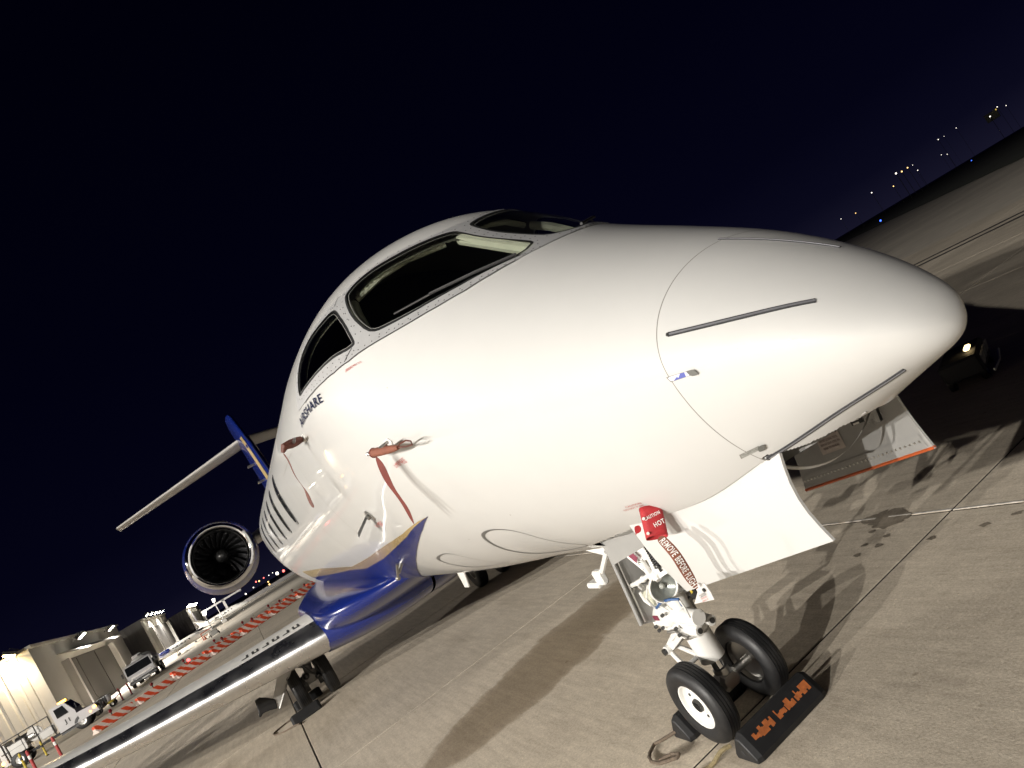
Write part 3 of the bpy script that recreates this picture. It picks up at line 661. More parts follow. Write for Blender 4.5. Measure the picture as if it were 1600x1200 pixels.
for mir in (1, -1):
    secs = interp_sec(WSEC, 4); na = len(airfoil()); vs = []; 
    for s_ in secs: vs += wing_pts(s_, mir)
    up, lo, le = [], [], []
    af = airfoil()
    for i in range(len(secs)-1):
        for k in range(na):
            k2 = (k+1) % na; f = (i*na+k, i*na+k2, (i+1)*na+k2, (i+1)*na+k); xm = (af[k][0]+af[k2][0])/2; top_ = (k < na/2)
            if xm < (.095 if top_ else .075): le.append(f)
            elif top_: up.append(f)
            else: lo.append(f)
    wg = MB().add(vs, up).build('wing', WINGLOW if False else WHITE2, jet, fix=True); 
    MB().add(vs, le).build('leading_edge', LEMETAL, wg, fix=True); MB().add(vs, lo).build('lower_skin', WINGLOW, wg, fix=True)
    # winglet
    y0, x0, z0, c0 = -9.4*mir, -9.80, 1.63, 1.5; vs = []; n2 = 7
    for t in range(n2):
        k = t/(n2-1); an = R(15+55*min(1, k*1.6)); yy = y0-mir*(.30*math.sin(min(1, k*1.6)*1.2)+.35*k); zz = z0+1.25*k**1.4; xx = x0-1.15*k; ch = c0*(1-.62*k)
        for u, v in airfoil(t=.09): vs.append((xx-u*ch, yy+v*ch*mir*math.sin(an)*(1), zz+v*ch*math.cos(an)))
    fs = [(i*na+k, i*na+(k+1) % na, (i+1)*na+(k+1) % na, (i+1)*na+k) for i in range(n2-1) for k in range(na)]+[tuple((n2-1)*na+k for k in range(na))]
    MB().add(vs, fs).build('winglet', WHITE2, wg)
    # flap track fairings
    for yy, xx, zz in ((-3.4, -9.6, 1.0), (-6.0, -10.3, 1.25)):
        MB().sphere((xx, yy*mir, zz-.05), 1, 12, 10, (.85, .11, .13)).build('flap_fairing', WINGLOW, wg)
# registration characters lying on the upper wing skin, only their tops readable from ahead
def wing_top(y, u):
    ys = [-s_[0] for s_ in WSEC]; k = np.interp(-y, ys, range(len(ys))); i = int(min(k, len(ys)-2)); t = k-i
    s_ = [WSEC[i][q]+(WSEC[i+1][q]-WSEC[i][q])*t for q in range(6)]; th = s_[5]
    v = 5*th*(.2969*math.sqrt(u)-.126*u-.3516*u*u+.2843*u**3-.1015*u**4)+.012*4*u*(1-u)
    return Vector((s_[1]-u*s_[3], y, s_[2]+(v+u*math.sin(R(s_[4])))*s_[3]+.004))
rg = MB(); random.seed(11)
for k in range(6):
    y0 = -1.52-.145*k; sw_ = .095
    for (a, b2, u0, u1) in ((0, 1, .12, .133), (0, .30, .133, .17), (.70, 1, .133, .17))[: (3 if k % 2 == 0 else 2)]:
        q = [wing_top(y0-sw_*a, u0), wing_top(y0-sw_*b2, u0), wing_top(y0-sw_*b2, u1), wing_top(y0-sw_*a, u1)]; rg.add(q, [(0, 1, 2, 3)])
o = rg.build('registration_marks', BLACKTXT, jet, smooth=False); tag(o, kind='stuff')
# belly fairing blending wing and body (navy)
def loft(name, secs, n, m, parent, angle=50):
    vs = []; 
    for (x, cy_, cz_, hy, hz, e_) in secs:
        for k in range(n):
            t = 2*math.pi*k/n; c, s_ = math.cos(t), math.sin(t)
            vs.append((x, cy_+hy*math.copysign(abs(c)**e_, c), cz_+hz*math.copysign(abs(s_)**e_, s_)))
    fs = [(i*n+k, i*n+(k+1) % n, (i+1)*n+(k+1) % n, (i+1)*n+k) for i in range(len(secs)-1) for k in range(n)]
    fs += [tuple(range(n-1, -1, -1)), tuple((len(secs)-1)*n+k for k in range(n))]
    return MB().add(vs, fs).build(name, m, parent, angle=angle)
fair = loft('belly_fairing', [(-4.2, 0, 1.30, .30, .08, .9), (-4.6, 0, 1.27, .70, .14, .9), (-5.0, 0, 1.25, 1.00, .20, .85), (-5.4, 0, 1.23, 1.20, .25, .8), (-5.9, 0, 1.21, 1.32, .28, .75), (-7, 0, 1.20, 1.36, .30, .72), (-9.5, 0, 1.22, 1.34, .30, .72), (-11.0, 0, 1.28, 1.1, .26, .8), (-12.4, 0, 1.42, .5, .14, .9)], 56, BLUE, jet)
for mir in (1, -1):
    # wing root glove: ellipsoidal navy bulge over the root leading edge
    vs = []; ns_ = 14; secs = []
    for i in range(ns_):
        t = i/(ns_-1); y = -.02-1.33*t; 
        secs.append((y, -5.15-1.05*t**1.6, 1.06-.035*t, 4.9-.7*t, -1.8, .135+.012*t+.012*math.sin(math.pi*t)))
    for s_ in secs: vs += wing_pts(s_, mir)
    fs = [(i*na+k, i*na+(k+1) % na, (i+1)*na+(k+1) % na, (i+1)*na+k) for i in range(ns_-1) for k in range(na)]
    fs += [tuple((ns_-1)*na+k for k in range(na))]
    MB().add(vs, fs).build('wing_root_glove', BLUE, jet)
q = SP(-2.329, -136.5, 0); ms = MB(); ms.tube(q, q+Vector((.0, -.06, -.06)), .02, .015); ms.path([q+Vector((.10, -.05, .02)), q+Vector((.0, -.065, -.05)), q+Vector((-.12, -.06, -.10))], .012); ms.sphere(q+Vector((-.12, -.06, -.10)), .022)
ms.build('ice_probe', BRUSHED, jet)

# --- engines
def engine(mir):
    cy_, cz_, xi = -1.95*mir, 2.955, -12.2
    o = Vector((xi, cy_, cz_)); ax = (-1, 0, 0)
    nac = MB().lathe([(.16, .668), (.30, .70), (.6, .745), (1.2, .775), (2.0, .75), (2.9, .62), (3.5, .48)], o, ax, 64).build('engine_nacelle', BLUE, jet)
    lip = [(.16, .6555)]+[(.09-.09*math.cos(t)*1.0+ (0.0), .60+.055*math.sin(t)) for t in [math.pi/2*(1-k/8) for k in range(9)]]
    lip = [(.16, .6685), (.10, .656), (.05, .640), (.018, .618), (.0, .594), (.008, .572), (.03, .553), (.08, .538), (.16, .528)]
    MB().lathe(lip, o, ax, 64).build('intake_lip', CHROME, nac)
    MB().lathe([(.16, .528), (.3, .520), (.62, .525), (.66, .525)], o, ax, 48).build('intake_duct', DKMETAL, nac)
    MB().lathe([(.74, .0005), (.74, .526)], o, ax, 40).build('fan_back', DARK, nac)
    sp = [(.30+.34*(k/8)**1.6, .005+.145*math.sin(math.pi/2*k/8)) for k in range(9)]
    MB().lathe(sp, o, ax, 28).build('spinner', DKMETAL, nac)
    me = None; nb = 22
    for k in range(nb):
        if me is None:
            b = MB(); vs = []
            for i in range(7):
                t = i/6; r = .13+.39*t; tw = R(35+28*t); hc = .055+.03*t; sw = .10*t*t
                for s_ in (-1, 1): vs.append((-(.60+s_*hc*math.cos(tw)), math.sin(0)*r+s_*hc*math.sin(tw)+sw, r))
            fs = [(i*2, i*2+1, i*2+3, i*2+2) for i in range(6)]
            me = b.add(vs, fs).mesh('fan_blade', BLADE, fix=False)
        f = bpy.data.objects.new('fan_blade', me); COL.objects.link(f); f.parent = nac; f.location = o; f.rotation_euler = (2*math.pi*k/nb, 0, 0)
    # exhaust, pylon, small drain dots
    MB().lathe([(3.1, .42), (3.9, .34), (3.92, .32)], o, ax, 40).build('exhaust', BRUSHED, nac)
    q = o+Vector((-.75, -.30*mir, -.64)); MB().sphere(q, .055, 12, 8, (1, 1, .4)).build('drain_cap', BRUSHED, nac)
    q = o+Vector((-.72, .02*mir, -.70)); MB().sphere(q, .04, 12, 8, (1.5, 1, .3)).build('drain_port', DARK, nac)
    vs = []; na_ = len(airfoil())
    for y, zz, ch in ((cy_+.60*mir, cz_+.02, 2.6), (-.75*mir, cz_+.10, 2.9)):
        for u, v in airfoil(t=.10, camber=0): vs.append((-13.3-u*ch, y, zz+v*ch))
    MB().add(vs, [(k, (k+1) % na_, na_+(k+1) % na_, na_+k) for k in range(na_)]).build('pylon', WINGLOW, jet)
engine(1); engine(-1)

# --- tail
def fin_pts(z, xle, ch, t=.10): return [(xle-u*ch, v*ch, z) for u, v in airfoil(t=t, camber=0)]
vs = []; FS = [(3.3, -13.6, 5.0), (3.7, -14.75, 3.95), (4.4, -15.40, 3.5), (5.4, -16.15, 3.0), (6.1, -16.95, 2.55), (6.55, -17.45, 2.2), (6.68, -17.72, 1.75)]
for z, x, c in FS: vs += fin_pts(z, x, c)
fs = [(i*na+k, i*na+(k+1) % na, (i+1)*na+(k+1) % na, (i+1)*na+k) for i in range(len(FS)-1) for k in range(na)]+[tuple((len(FS)-1)*na+k for k in range(na))]
fin = MB().add(vs, fs).build('tail_fin', BLUE, jet)
# gold band and dark boot along the leading edge
for nm, x0, x1, mm in (('leading_edge_boot', -.01, .035, BLACKR), ('gold_band', .035, .10, GOLD)):
    vs = []; 
    S2 = [(3.7+i*(5.75-3.7)/8) for i in range(9)]
    for z in S2:
        k = np.interp(z, [f[0] for f in FS], range(len(FS))); i = int(min(k, len(FS)-2)); t = k-i; xl = FS[i][1]+(FS[i+1][1]-FS[i][1])*t; ch = FS[i][2]+(FS[i+1][2]-FS[i][2])*t
        for sgn in (-1, 1):
            for u in ((max(0, x0), x1) if sgn < 0 else (x1, max(0, x0))):
                v = 5*.10*(.2969*math.sqrt(u)-.126*u-.3516*u*u+.2843*u**3-.1015*u**4); vs.append((xl-u*ch+(.006 if u == 0 else 0), sgn*(v*ch+.006), z))
    fs = []
    for i in range(8):
        for k in range(3):
            if nm == 'gold_band' and k == 1: continue
            fs.append((i*4+k, i*4+k+1, i*4+4+k+1, i*4+4+k))
    MB().add(vs, fs).build(nm, mm, fin, fix=False)
for mir in (1, -1):
    SS = [(0.05, -17.55, 5.86, 1.75), (2.0, -18.95, 5.75, 1.35), (4.02, -20.35, 5.64, .95)]; vs = []
    for y, x, z, c in SS:
        for u, v in airfoil(t=.10, camber=-.008): vs.append((x-u*c, -y*mir, z+v*c))
    fs = [(i*na+k, i*na+(k+1) % na, (i+1)*na+(k+1) % na, (i+1)*na+k) for i in range(2) for k in range(na)]+[tuple(2*na+k for k in range(na))]
    tp = MB().add(vs, fs).build('tailplane', WINGLOW, jet)
    MB().sphere((-20.6, -4.03*mir, 5.64), .05, 8, 6, (5, .6, .7)).build('tip_cap', DKMETAL, tp)
for (x, z) in ((-16.6, 4.9), (-16.2, 4.35)):
    MB().box((x, -.24, z), (.30, .16, .03)).build('fin_vane', BRUSHED, fin)

# --- probes on the nose
def probe(X, a, name='pitot_probe', L=.22):
    b_ = SP(X, a); n_ = Vector(nrm(np.array([X]), np.array([R(a)]))[0]); f_ = Vector((1, 0, 0)); f_ = (f_-n_*f_.dot(n_)).normalized(); s_ = n_.cross(f_)
    m_ = MB(); m_.prism([b_+n_*.0+f_*.012*c+s_*.02*d for c, d in ((-4, 0), (-2.5, 1.3), (2.5, 1.3), (4, 0), (2.5, -1.3), (-2.5, -1.3))], n_*.006)
    base = m_.build('probe_plate', WHITE2, jet, bevel=.001)
    m_ = MB(); tip = b_+n_*.085+f_*(L-.06)
    m_.path([b_-f_*.03, b_+n_*.05-f_*.02, b_+n_*.083+f_*.02, tip], [.020, .017, .013, .009], 10)
    m_.tube(b_+n_*.084-f_*.06, b_+n_*.084+f_*.03, .012, n=10)
    m_.build(name, BRUSHED, jet)
    return b_, n_, f_, s_
PB1 = probe(.055, -98.4); PB2 = probe(-1.22, -89.6)
q = SP(-1.17, -115.4); n_ = Vector(nrm(np.array([-1.17]), np.array([R(-115.4)]))[0])
m_ = MB(); m_.tube(q, q+n_*.012, .045, n=20); m_.tube(q, q+n_*.03, .018); m_.prism([q+n_*.025+Vector((.03, 0, .005)), q+n_*.03+Vector((-.03, 0, .012)), q+n_*.12+Vector((-.12, 0, -.03)), q+n_*.13+Vector((-.085, 0, -.05))], Vector((0, .006, .01)))
m_.build('angle_vane', BRUSHED, jet)
# belly antenna
MB().prism([(-3.62, -.006, 1.2), (-3.98, -.006, 1.2), (-4.02, -.006, .86), (-3.86, -.006, .86)], (0, .012, 0)).build('belly_antenna', WHITE2, jet)

# --- nose wheel bay
bay = MB(); x0, x1, y1, z0, z1 = .40, 2.02, .40, 1.42, 1.66
bay.add([(x0, -y1, z0-.22), (x1, -.13, z0+.09), (x1, .13, z0+.09), (x0, y1, z0-.22), (x0, -y1, z1), (x1, -.13, z1), (x1, .13, z1), (x0, y1, z1)], [(4, 5, 6, 7), (0, 1, 5, 4), (1, 2, 6, 5), (2, 3, 7, 6), (3, 0, 4, 7)])
bay.build('wheel_bay', GREYP, jet, smooth=False)
# doors: curved sheets hanging from the bay edges
def gear_door(mir):
    nU, nV = 14, 6; th = .012; A = []
    for i in range(nU+1):
        u = i/nU; x = .965+(1.79-.965)*u
        h0, h1 = SP(.965, -137), SP(1.79, -136.6); top_ = h0.lerp(h1, u)+Vector((0, .004, -.004))
        bx = .955+(1.795-.955)*u; bot = Vector((bx, -.425+.105*u, 1.062+.118*u))
        row = []
        for j in range(nV+1):
            v = j/nV; p = top_.lerp(bot, v); bow = math.sin(math.pi*v); p += Vector((-.026*bow*(u**3), -.014*bow, 0)); row.append(p)
        A.append(row)
    vs = []
    for row in A:
        for p in row: vs.append((p.x, p.y*mir, p.z))
    n0 = len(vs)
    for row in A:
        for p in row: vs.append((p.x, (p.y+th)*mir, p.z+.0))
    W_ = nV+1; fs_o, fs_i, fs_e = [], [], []
    for i in range(nU):
        for j in range(nV):
            a = i*W_+j; fs_o.append((a, a+1, a+W_+1, a+W_)); fs_i.append((n0+a, n0+a+1, n0+a+W_+1, n0+a+W_))
    for i in range(nU): a = i*W_; fs_e += [(a, a+W_, n0+a+W_, n0+a), (a+nV, a+nV+W_, n0+a+nV+W_, n0+a+nV)]
    for j in range(nV): fs_e += [(j, j+1, n0+j+1, n0+j), (nU*W_+j, nU*W_+j+1, n0+nU*W_+j+1, n0+nU*W_+j)]
    d = MB().add(vs, fs_o+fs_e).build('nose_gear_door', WHITE, jet)
    MB().add(vs, fs_i).build('inner_skin', GREYP, d)
    def P2(u, v, off=.0):   # point on the inner face
        i = u*nU; a = int(min(i, nU-1)); t = i-a; j = v*nV; b = int(min(j, nV-1)); s_ = j-b
        p = (A[a][b]*(1-t)+A[a+1][b]*t)*(1-s_)+(A[a][b+1]*(1-t)+A[a+1][b+1]*t)*s_; return Vector((p.x, (p.y+th+off)*mir, p.z))
    # orange seal along the lower edge, stiffener rib and rivets
    if mir < 0: MB().path([P2(k/12, .985, -.004) for k in range(13)], .0075, 6).build('edge_seal', ORANGE, d)
    m_ = MB()
    for k in range(12):
        a, b_, c, e_ = P2(.02+k*.08, .80, .004), P2(.02+k*.08, .955, .004), P2(.02+(k+1)*.08, .955, .004), P2(.02+(k+1)*.08, .80, .004); m_.add([a, b_, c, e_], [(0, 1, 2, 3)])
    m_.build('stiffener', GREYP, d, smooth=False)
    m_ = MB()
    for k in range(30):
        p = P2(.03+k*.032, .875, .004); m_.tube(p, p+Vector((0, .003*mir, 0)), .0045, n=6)
    o = m_.build('rivets', BRUSHED, d, smooth=False); tag(o, kind='stuff')
    for u in (.10, .80):
        m_ = MB(); m_.cham(P2(u, .30, .014), (.075, .028, .15), .012, ry=R(12)); m_.tube(P2(u, .13, .018), P2(u, .17, .02), .014); m_.tube(P2(u, .46, .018), P2(u, .52, .02), .014)
        m_.build('hinge_fitting', GREYP, d)
    return d, P2
dR, PR = gear_door(1); dL, PL = gear_door(-1)
def door_text(Pf, body, u, v, L, h, m, par):
    o = Pf(u, v, .004); ux = (Pf(u-.2, v, .004)-Pf(u, v, .004)); uy = (Pf(u, v-.2, .004)-Pf(u, v, .004)); ux = ux.normalized(); 
    ux2 = -ux
    return text_on('door_lettering', body, o, ux2, uy, h, m, par, L)
MB().add([PL(.265, .30, .002), PL(.475, .30, .002), PL(.475, .66, .002), PL(.265, .66, .002)], [(0, 1, 2, 3)]).build('warning_placard', mat('placard_grey', (.46, .40, .37), rough=.5, var=.15, vscale=20), dL, smooth=False)
DT = mat('placard_text', (.05, .012, .012), rough=.5)
door_text(PL, 'WARNING', .28, .45, .155, .034, DT, dL); door_text(PL, 'BEFORE CLOSING DOORS', .285, .51, .145, .010, DT, dL); door_text(PL, 'REMOVE GEAR LOCK PIN', .285, .56, .145, .010, DT, dL); door_text(PL, 'REFER TO MANUAL', .295, .61, .12, .010, DT, dL)
MB().add([PL(.60, .24, .002), PL(.70, .24, .002), PL(.70, .46, .002), PL(.60, .46, .002)], [(0, 1, 2, 3)]).build('data_plate', BLACKTXT, dL, smooth=False)
for v, l in ((.29, .06), (.34, .045), (.39, .06), (.435, .05)): 
    MB().add([PL(.615, v, .004), PL(.615+l, v, .004), PL(.615+l, v+.022, .004), PL(.615, v+.022, .004)], [(0, 1, 2, 3)]).build('plate_text', WHITETXT, dL, smooth=False)
MB().add([PL(.035, .02, .01), PL(.12, .0, .01), PL(.13, .28, .01), PL(.05, .34, .01)], [(0, 1, 2, 3)]).build('lock_recess', DARK, dL, smooth=False)

# --- nose gear leg
leg = MB(); leg.tube((.03, 0, .52), (.0, 0, 1.42), .062, .066, 20); leg.tube((.01, 0, 1.0), (.005, 0, 1.12), .082, .082, 20)
leg = leg.build('nose_gear_leg', WHITE2, jet)
MB().tube((.042, 0, .36), (.035, 0, .525), .076, .076, 28).build('lower_cylinder', WHITE2, leg, bevel=.004)
MB().tube((.036, 0, .525), (.034, 0, .545), .080, .080, 28).build('gland_ring', BRUSHED, leg)
MB().tube((.05, 0, .225), (.042, 0, .37), .036, .036, 20).build('piston', CHROME, leg)
ax = MB(); ax.tube((.05, -.20, .228), (.05, .20, .228), .026, n=14); ax.cham((.05, 0, .225), (.10, .13, .10), .02); ax.tube((.05, 0, .225), (.05, 0, .30), .05, .045, 18)
ax.build('axle_fork', BRUSHED, leg)
# steering actuator lying fore and aft
ac = MB(); ac.tube((-.36, -.03, .655), (-.20, -.03, .655), .040, n=18); ac.tube((-.04, -.03, .655), (.20, -.03, .645), .046, n=22); ac.cham((-.12, -.03, .655), (.22, .13, .13), .03)
ac.build('steering_actuator', WHITE2, leg, bevel=.002)
m_ = MB(); m_.box((-.125, -.0985, .675), (.05, .004, .03)); m_.build('maroon_tag', STICK, leg)
cl = MB(); cl.lathe([(-.02, .07), (-.025, .092), (.02, .096), (.025, .07)], (.035, 0, .57), (0, 0, 1), 24); cl.build('steering_collar', WHITE2, leg)
for y_ in (-.055, .055):
    MB().tube((.06, y_, .578), (.165, y_*.9, .572), .034, .030, 16).build('collar_lug', WHITE2, leg, bevel=.003); MB().tube((.165, y_*.9, .572), (.172, y_*.9, .572), .016, n=10).build('lug_pin', DKMETAL, leg)
MB().cham((-.10, -.03, .595), (.18, .10, .05), .014).build('steering_block', WHITE2, leg)
MB().path([(.10, -.10, .56), (.02, -.105, .60), (-.08, -.10, .585)], .010, 8).build('pressure_line', BRUSHED, leg)
for p in ((-.17, -.10, .62), (-.10, -.10, .615), (-.02, -.10, .70), (.06, -.11, .585), (.15, -.05, .575), (.12, .05, .60), (-.20, -.08, .58), (.02, -.09, .61)):
    MB().tube(p, Vector(p)+Vector((.004, -.014, .002)), .011, n=8).build('bolt', DKMETAL, leg)
# torque links
tl = MB(); 
for s_ in (-1, 1):
    tl.prism([(-.05, s_*.055, .60), (-.05, s_*.055, .52), (-.33, s_*.02, .385), (-.36, s_*.02, .43)], (0, .016, 0))
tl.tube((-.345, -.05, .405), (-.345, .05, .405), .028, n=16); tl.cham((-.16, 0, .515), (.12, .10, .03), .008, ry=R(-27))
tl.build('upper_torque_link', WHITE2, leg, bevel=.003)
tl = MB()
for s_ in (-1, 1): tl.path([(-.335, s_*.03, .385), (-.20, s_*.06, .315), (-.02, s_*.07, .245)], [.014, .018, .020], 8)
tl.tube((-.20, -.06, .315), (-.20, .06, .315), .014); tl.build('lower_torque_link', WHITE2, leg)
tl = MB(); tl.tube((-.345, -.055, .405), (-.345, -.07, .405), .02, n=10); tl.tube((-.345, .055, .405), (-.345, .07, .405), .02, n=10); tl.build('link_bolts', DKMETAL, leg)
# taxi lamp
lo = Vector((0.159,-0.100,0.882)); la = Vector((1, -.30, -.06)).normalized()
tx = MB().lathe([(-.08, .03), (-.055, .062), (-.01, .082), (.012, .086), (.016, .079), (.006, .074)], lo, la, 32).build('taxi_lamp', WHITE2, jet)
MB().lathe([(-.045, .004), (-.04, .026), (-.02, .054), (.006, .074)], lo, la, 32).build('lamp_reflector', LAMPG, tx)
MB().lathe([(.010, .0005), (.008, .042), (.004, .0745)], lo, la, 32).build('lamp_lens', LENS, tx)
MB().sphere(lo-la*.02, .016).build('lamp_bulb', WHITE2, tx)
MB().box(lo+Vector((-.04, .03, .10)), (.05, .10, .10)).build('lamp_bracket', WHITE2, tx, bevel=.004)
# drag brace: white forked arm with placards
br = MB(); T1, T2 = Vector((-0.077,-0.100,1.178)), Vector((0.205,-0.120,0.942)); T3 = Vector((0.040,-0.060,1.165)); T4 = Vector((0.325,-0.100,0.973))
br.prism([T1, T2, T2+Vector((.03, 0, .01)), T4, T3], (0, .02, 0)); br.path([T1, T2], .022, 8); br.path([T3, T4], .018, 8)
br.path([T3, Vector((0.189,-0.050,1.151)), Vector((0.214,-0.050,0.977))], .02, 8)
br.build('drag_brace', WHITE2, leg, bevel=.003)
def plate(c, d, sz, m, nm, par, n_=Vector((.35, -.94, 0))):
    d = Vector(d).normalized(); up_ = n_.cross(d).normalized(); c = Vector(c); a, b_ = sz
    return MB().prism([c-d*a-up_*b_, c+d*a-up_*b_, c+d*a+up_*b_, c-d*a+up_*b_], n_.normalized()*.003).build(nm, m, par, smooth=False)
dd_ = T2-T1; plate((0.052,-0.130,1.150), dd_, (.040, .018), BLACKTXT, 'brace_placard', leg); plate((0.089,-0.130,1.102), dd_, (.045, .020), STICK, 'brace_placard', leg)
for t, w_ in ((-.02, .02), (.005, .014)): plate(Vector((0.064,-0.136,1.153))+dd_.normalized()*t, dd_, (.008, w_*.5), WHITETXT, 'placard_text', leg)
# springs
def coil(a, b_, r, turns, wr, nm, m, par):
    a, b_ = Vector(a), Vector(b_); d = (b_-a); L = d.length; d.normalize(); u = d.orthogonal().normalized(); v = d.cross(u); pts = []
    for k in range(turns*10+1): t = k/(turns*10); pts.append(a+d*L*t+(u*math.cos(2*math.pi*turns*t)+v*math.sin(2*math.pi*turns*t))*r)
    o = MB().path(pts, wr, 5).build(nm, m, par); MB().tube(a-d*.03, b_+d*.03, r*.45, n=8).build('spring_rod', DKMETAL, o); return o
coil((0.297,-0.120,1.162), (0.276,-0.120,1.019), .020, 10, .0055, 'door_spring', BLACKR, jet)
coil((0.366,-0.020,1.126), (0.398,-0.020,1.038), .022, 9, .0055, 'door_spring', BLACKR, jet)
# valve cluster and link arms on the starboard side of the leg
vc = MB()
for (u, r_) in (((0.039,-0.120,0.946), .020), ((-0.048,-0.120,0.918), .016), ((0.120,-0.120,0.964), .014), ((-0.036,-0.100,0.880), .018)): vc.sphere(u, r_, 10, 8)
vc.path([(-0.154,-0.120,0.902), (-0.009,-0.120,0.934), (0.163,-0.120,0.979), (0.128,-0.120,1.045), (0.124,-0.120,1.061)], .014, 8)
vc.path([(0.155,-0.130,1.058), (0.167,-0.130,1.009), (0.157,-0.120,0.947), (0.225,-0.120,0.961)], .017, 8)
vc.path([(-0.125,-0.100,0.851), (-0.124,-0.100,0.795), (-0.081,-0.100,0.766)], .012, 8)
vc.build('valve_cluster', WHITE2, leg)
MB().tube((-0.121,-0.120,0.898), (-0.151,-0.130,0.870), .012, n=8).build('valve_fitting', BRUSHED, leg); MB().tube((-0.023,-0.130,0.907), (-0.002,-0.130,0.886), .02, n=12).build('valve_fitting', BRUSHED, leg)
for q in ((0.142,-0.130,1.018), (0.127,-0.130,1.051)): MB().sphere(q, .011).build('valve_fitting', BRUSHED, leg)
fl = MB(); fl.cham(Vector((-0.090,-0.070,0.797)), (.10, .05, .11), .02); fl.build('junction_box', CREAM, leg)
# hoses
MB().path([(-0.045,-0.100,0.745), (0.101,-0.130,0.805), (0.203,-0.130,0.822), (0.276,-0.120,0.819), (0.238,-0.100,0.767)], .008, 8).build('blue_hose', HOSE, leg)
HS = []; hs = MB(); HS.append(hs); hs.path([(0.085,-0.140,0.917), (-0.013,-0.140,0.835), (-0.040,-0.120,0.780), (-0.053,-0.100,0.745)], .006, 6); hs = MB(); HS.append(hs); hs.path([(0.281,-0.120,0.812), (0.286,-0.120,0.765), (0.260,-0.110,0.699)], .006, 6); hs = MB(); HS.append(hs); hs.path([(0.106,-0.130,0.910), (0.010,-0.110,0.774), (0.046,-0.090,0.720)], .006, 6)
for hs in HS: hs.build('white_hose', WHITE2, leg)
hs = MB(); hs.path([(0.043,0.020,0.792), (0.209,0.020,0.831), (0.322,0.000,0.862)], .03, 10); hs.path([(0.039,0.050,0.710), (0.032,0.050,0.626)], .028, 10); hs.build('grey_duct', GREYP, leg)
bk = MB(); bk.prism([(0.254,-0.000,0.828), (0.274,0.000,0.764), (0.220,0.000,0.732), (0.176,-0.000,0.764)], (0, .03, 0)); bk.build('black_latch', BLACKR, leg)
MB().prism([(0.255,-0.010,0.822), (0.256,-0.010,0.790), (0.233,-0.010,0.779), (0.241,-0.010,0.814)], (0, -.004, 0)).build('yellow_tab', YELL, leg)
# leg door panel behind the leg
pn = MB(); tl_, bl_, brr, trr = Vector((-0.120,-0.140,1.206)), Vector((-0.160,-0.188,0.691)), Vector((-0.160,0.263,0.480)), Vector((-0.120,0.263,1.013))
pn.prism([tl_, bl_, bl_.lerp(brr, .5), trr.lerp(brr, .75), trr], (-.02, 0, 0)); lp = pn.build('leg_door', GREYP, jet, bevel=.003)
MB().path([tl_+Vector((.012, -.004, 0)), bl_+Vector((.012, -.004, 0))], .012, 6).build('door_edge', GREYP, lp); MB().path([tl_+Vector((.012, .028, 0)), bl_+Vector((.012, .028, 0))], .006, 6).build('door_rib', BRUSHED, lp)
MB().prism([(-0.677,-0.050,1.144), (-0.295,-0.050,1.141), (-0.138,-0.050,1.013), (-0.392,-0.050,1.079)], (0, .02, .0)).build('aft_door', WHITE2, jet)
# aft door link
lk = MB(); k0 = Vector((-0.188,-0.120,1.138)); k1 = Vector((-0.394,-0.120,1.010)); lk.path([k0, k1], .018, 8); lk.cham(Vector((-0.465,-0.120,0.971)), (.10, .05, .10), .012); lk.cham(Vector((-0.571,-0.120,0.926)), (.16, .07, .04), .01); lk.build('door_link', WHITE2, jet)
MB().prism([(0.771,-0.420,1.387), (0.341,-0.360,1.301), (0.302,-0.330,1.277), (0.824,-0.380,1.364)], (0, .01, .01)).build('bay_edge', BRUSHED, jet)

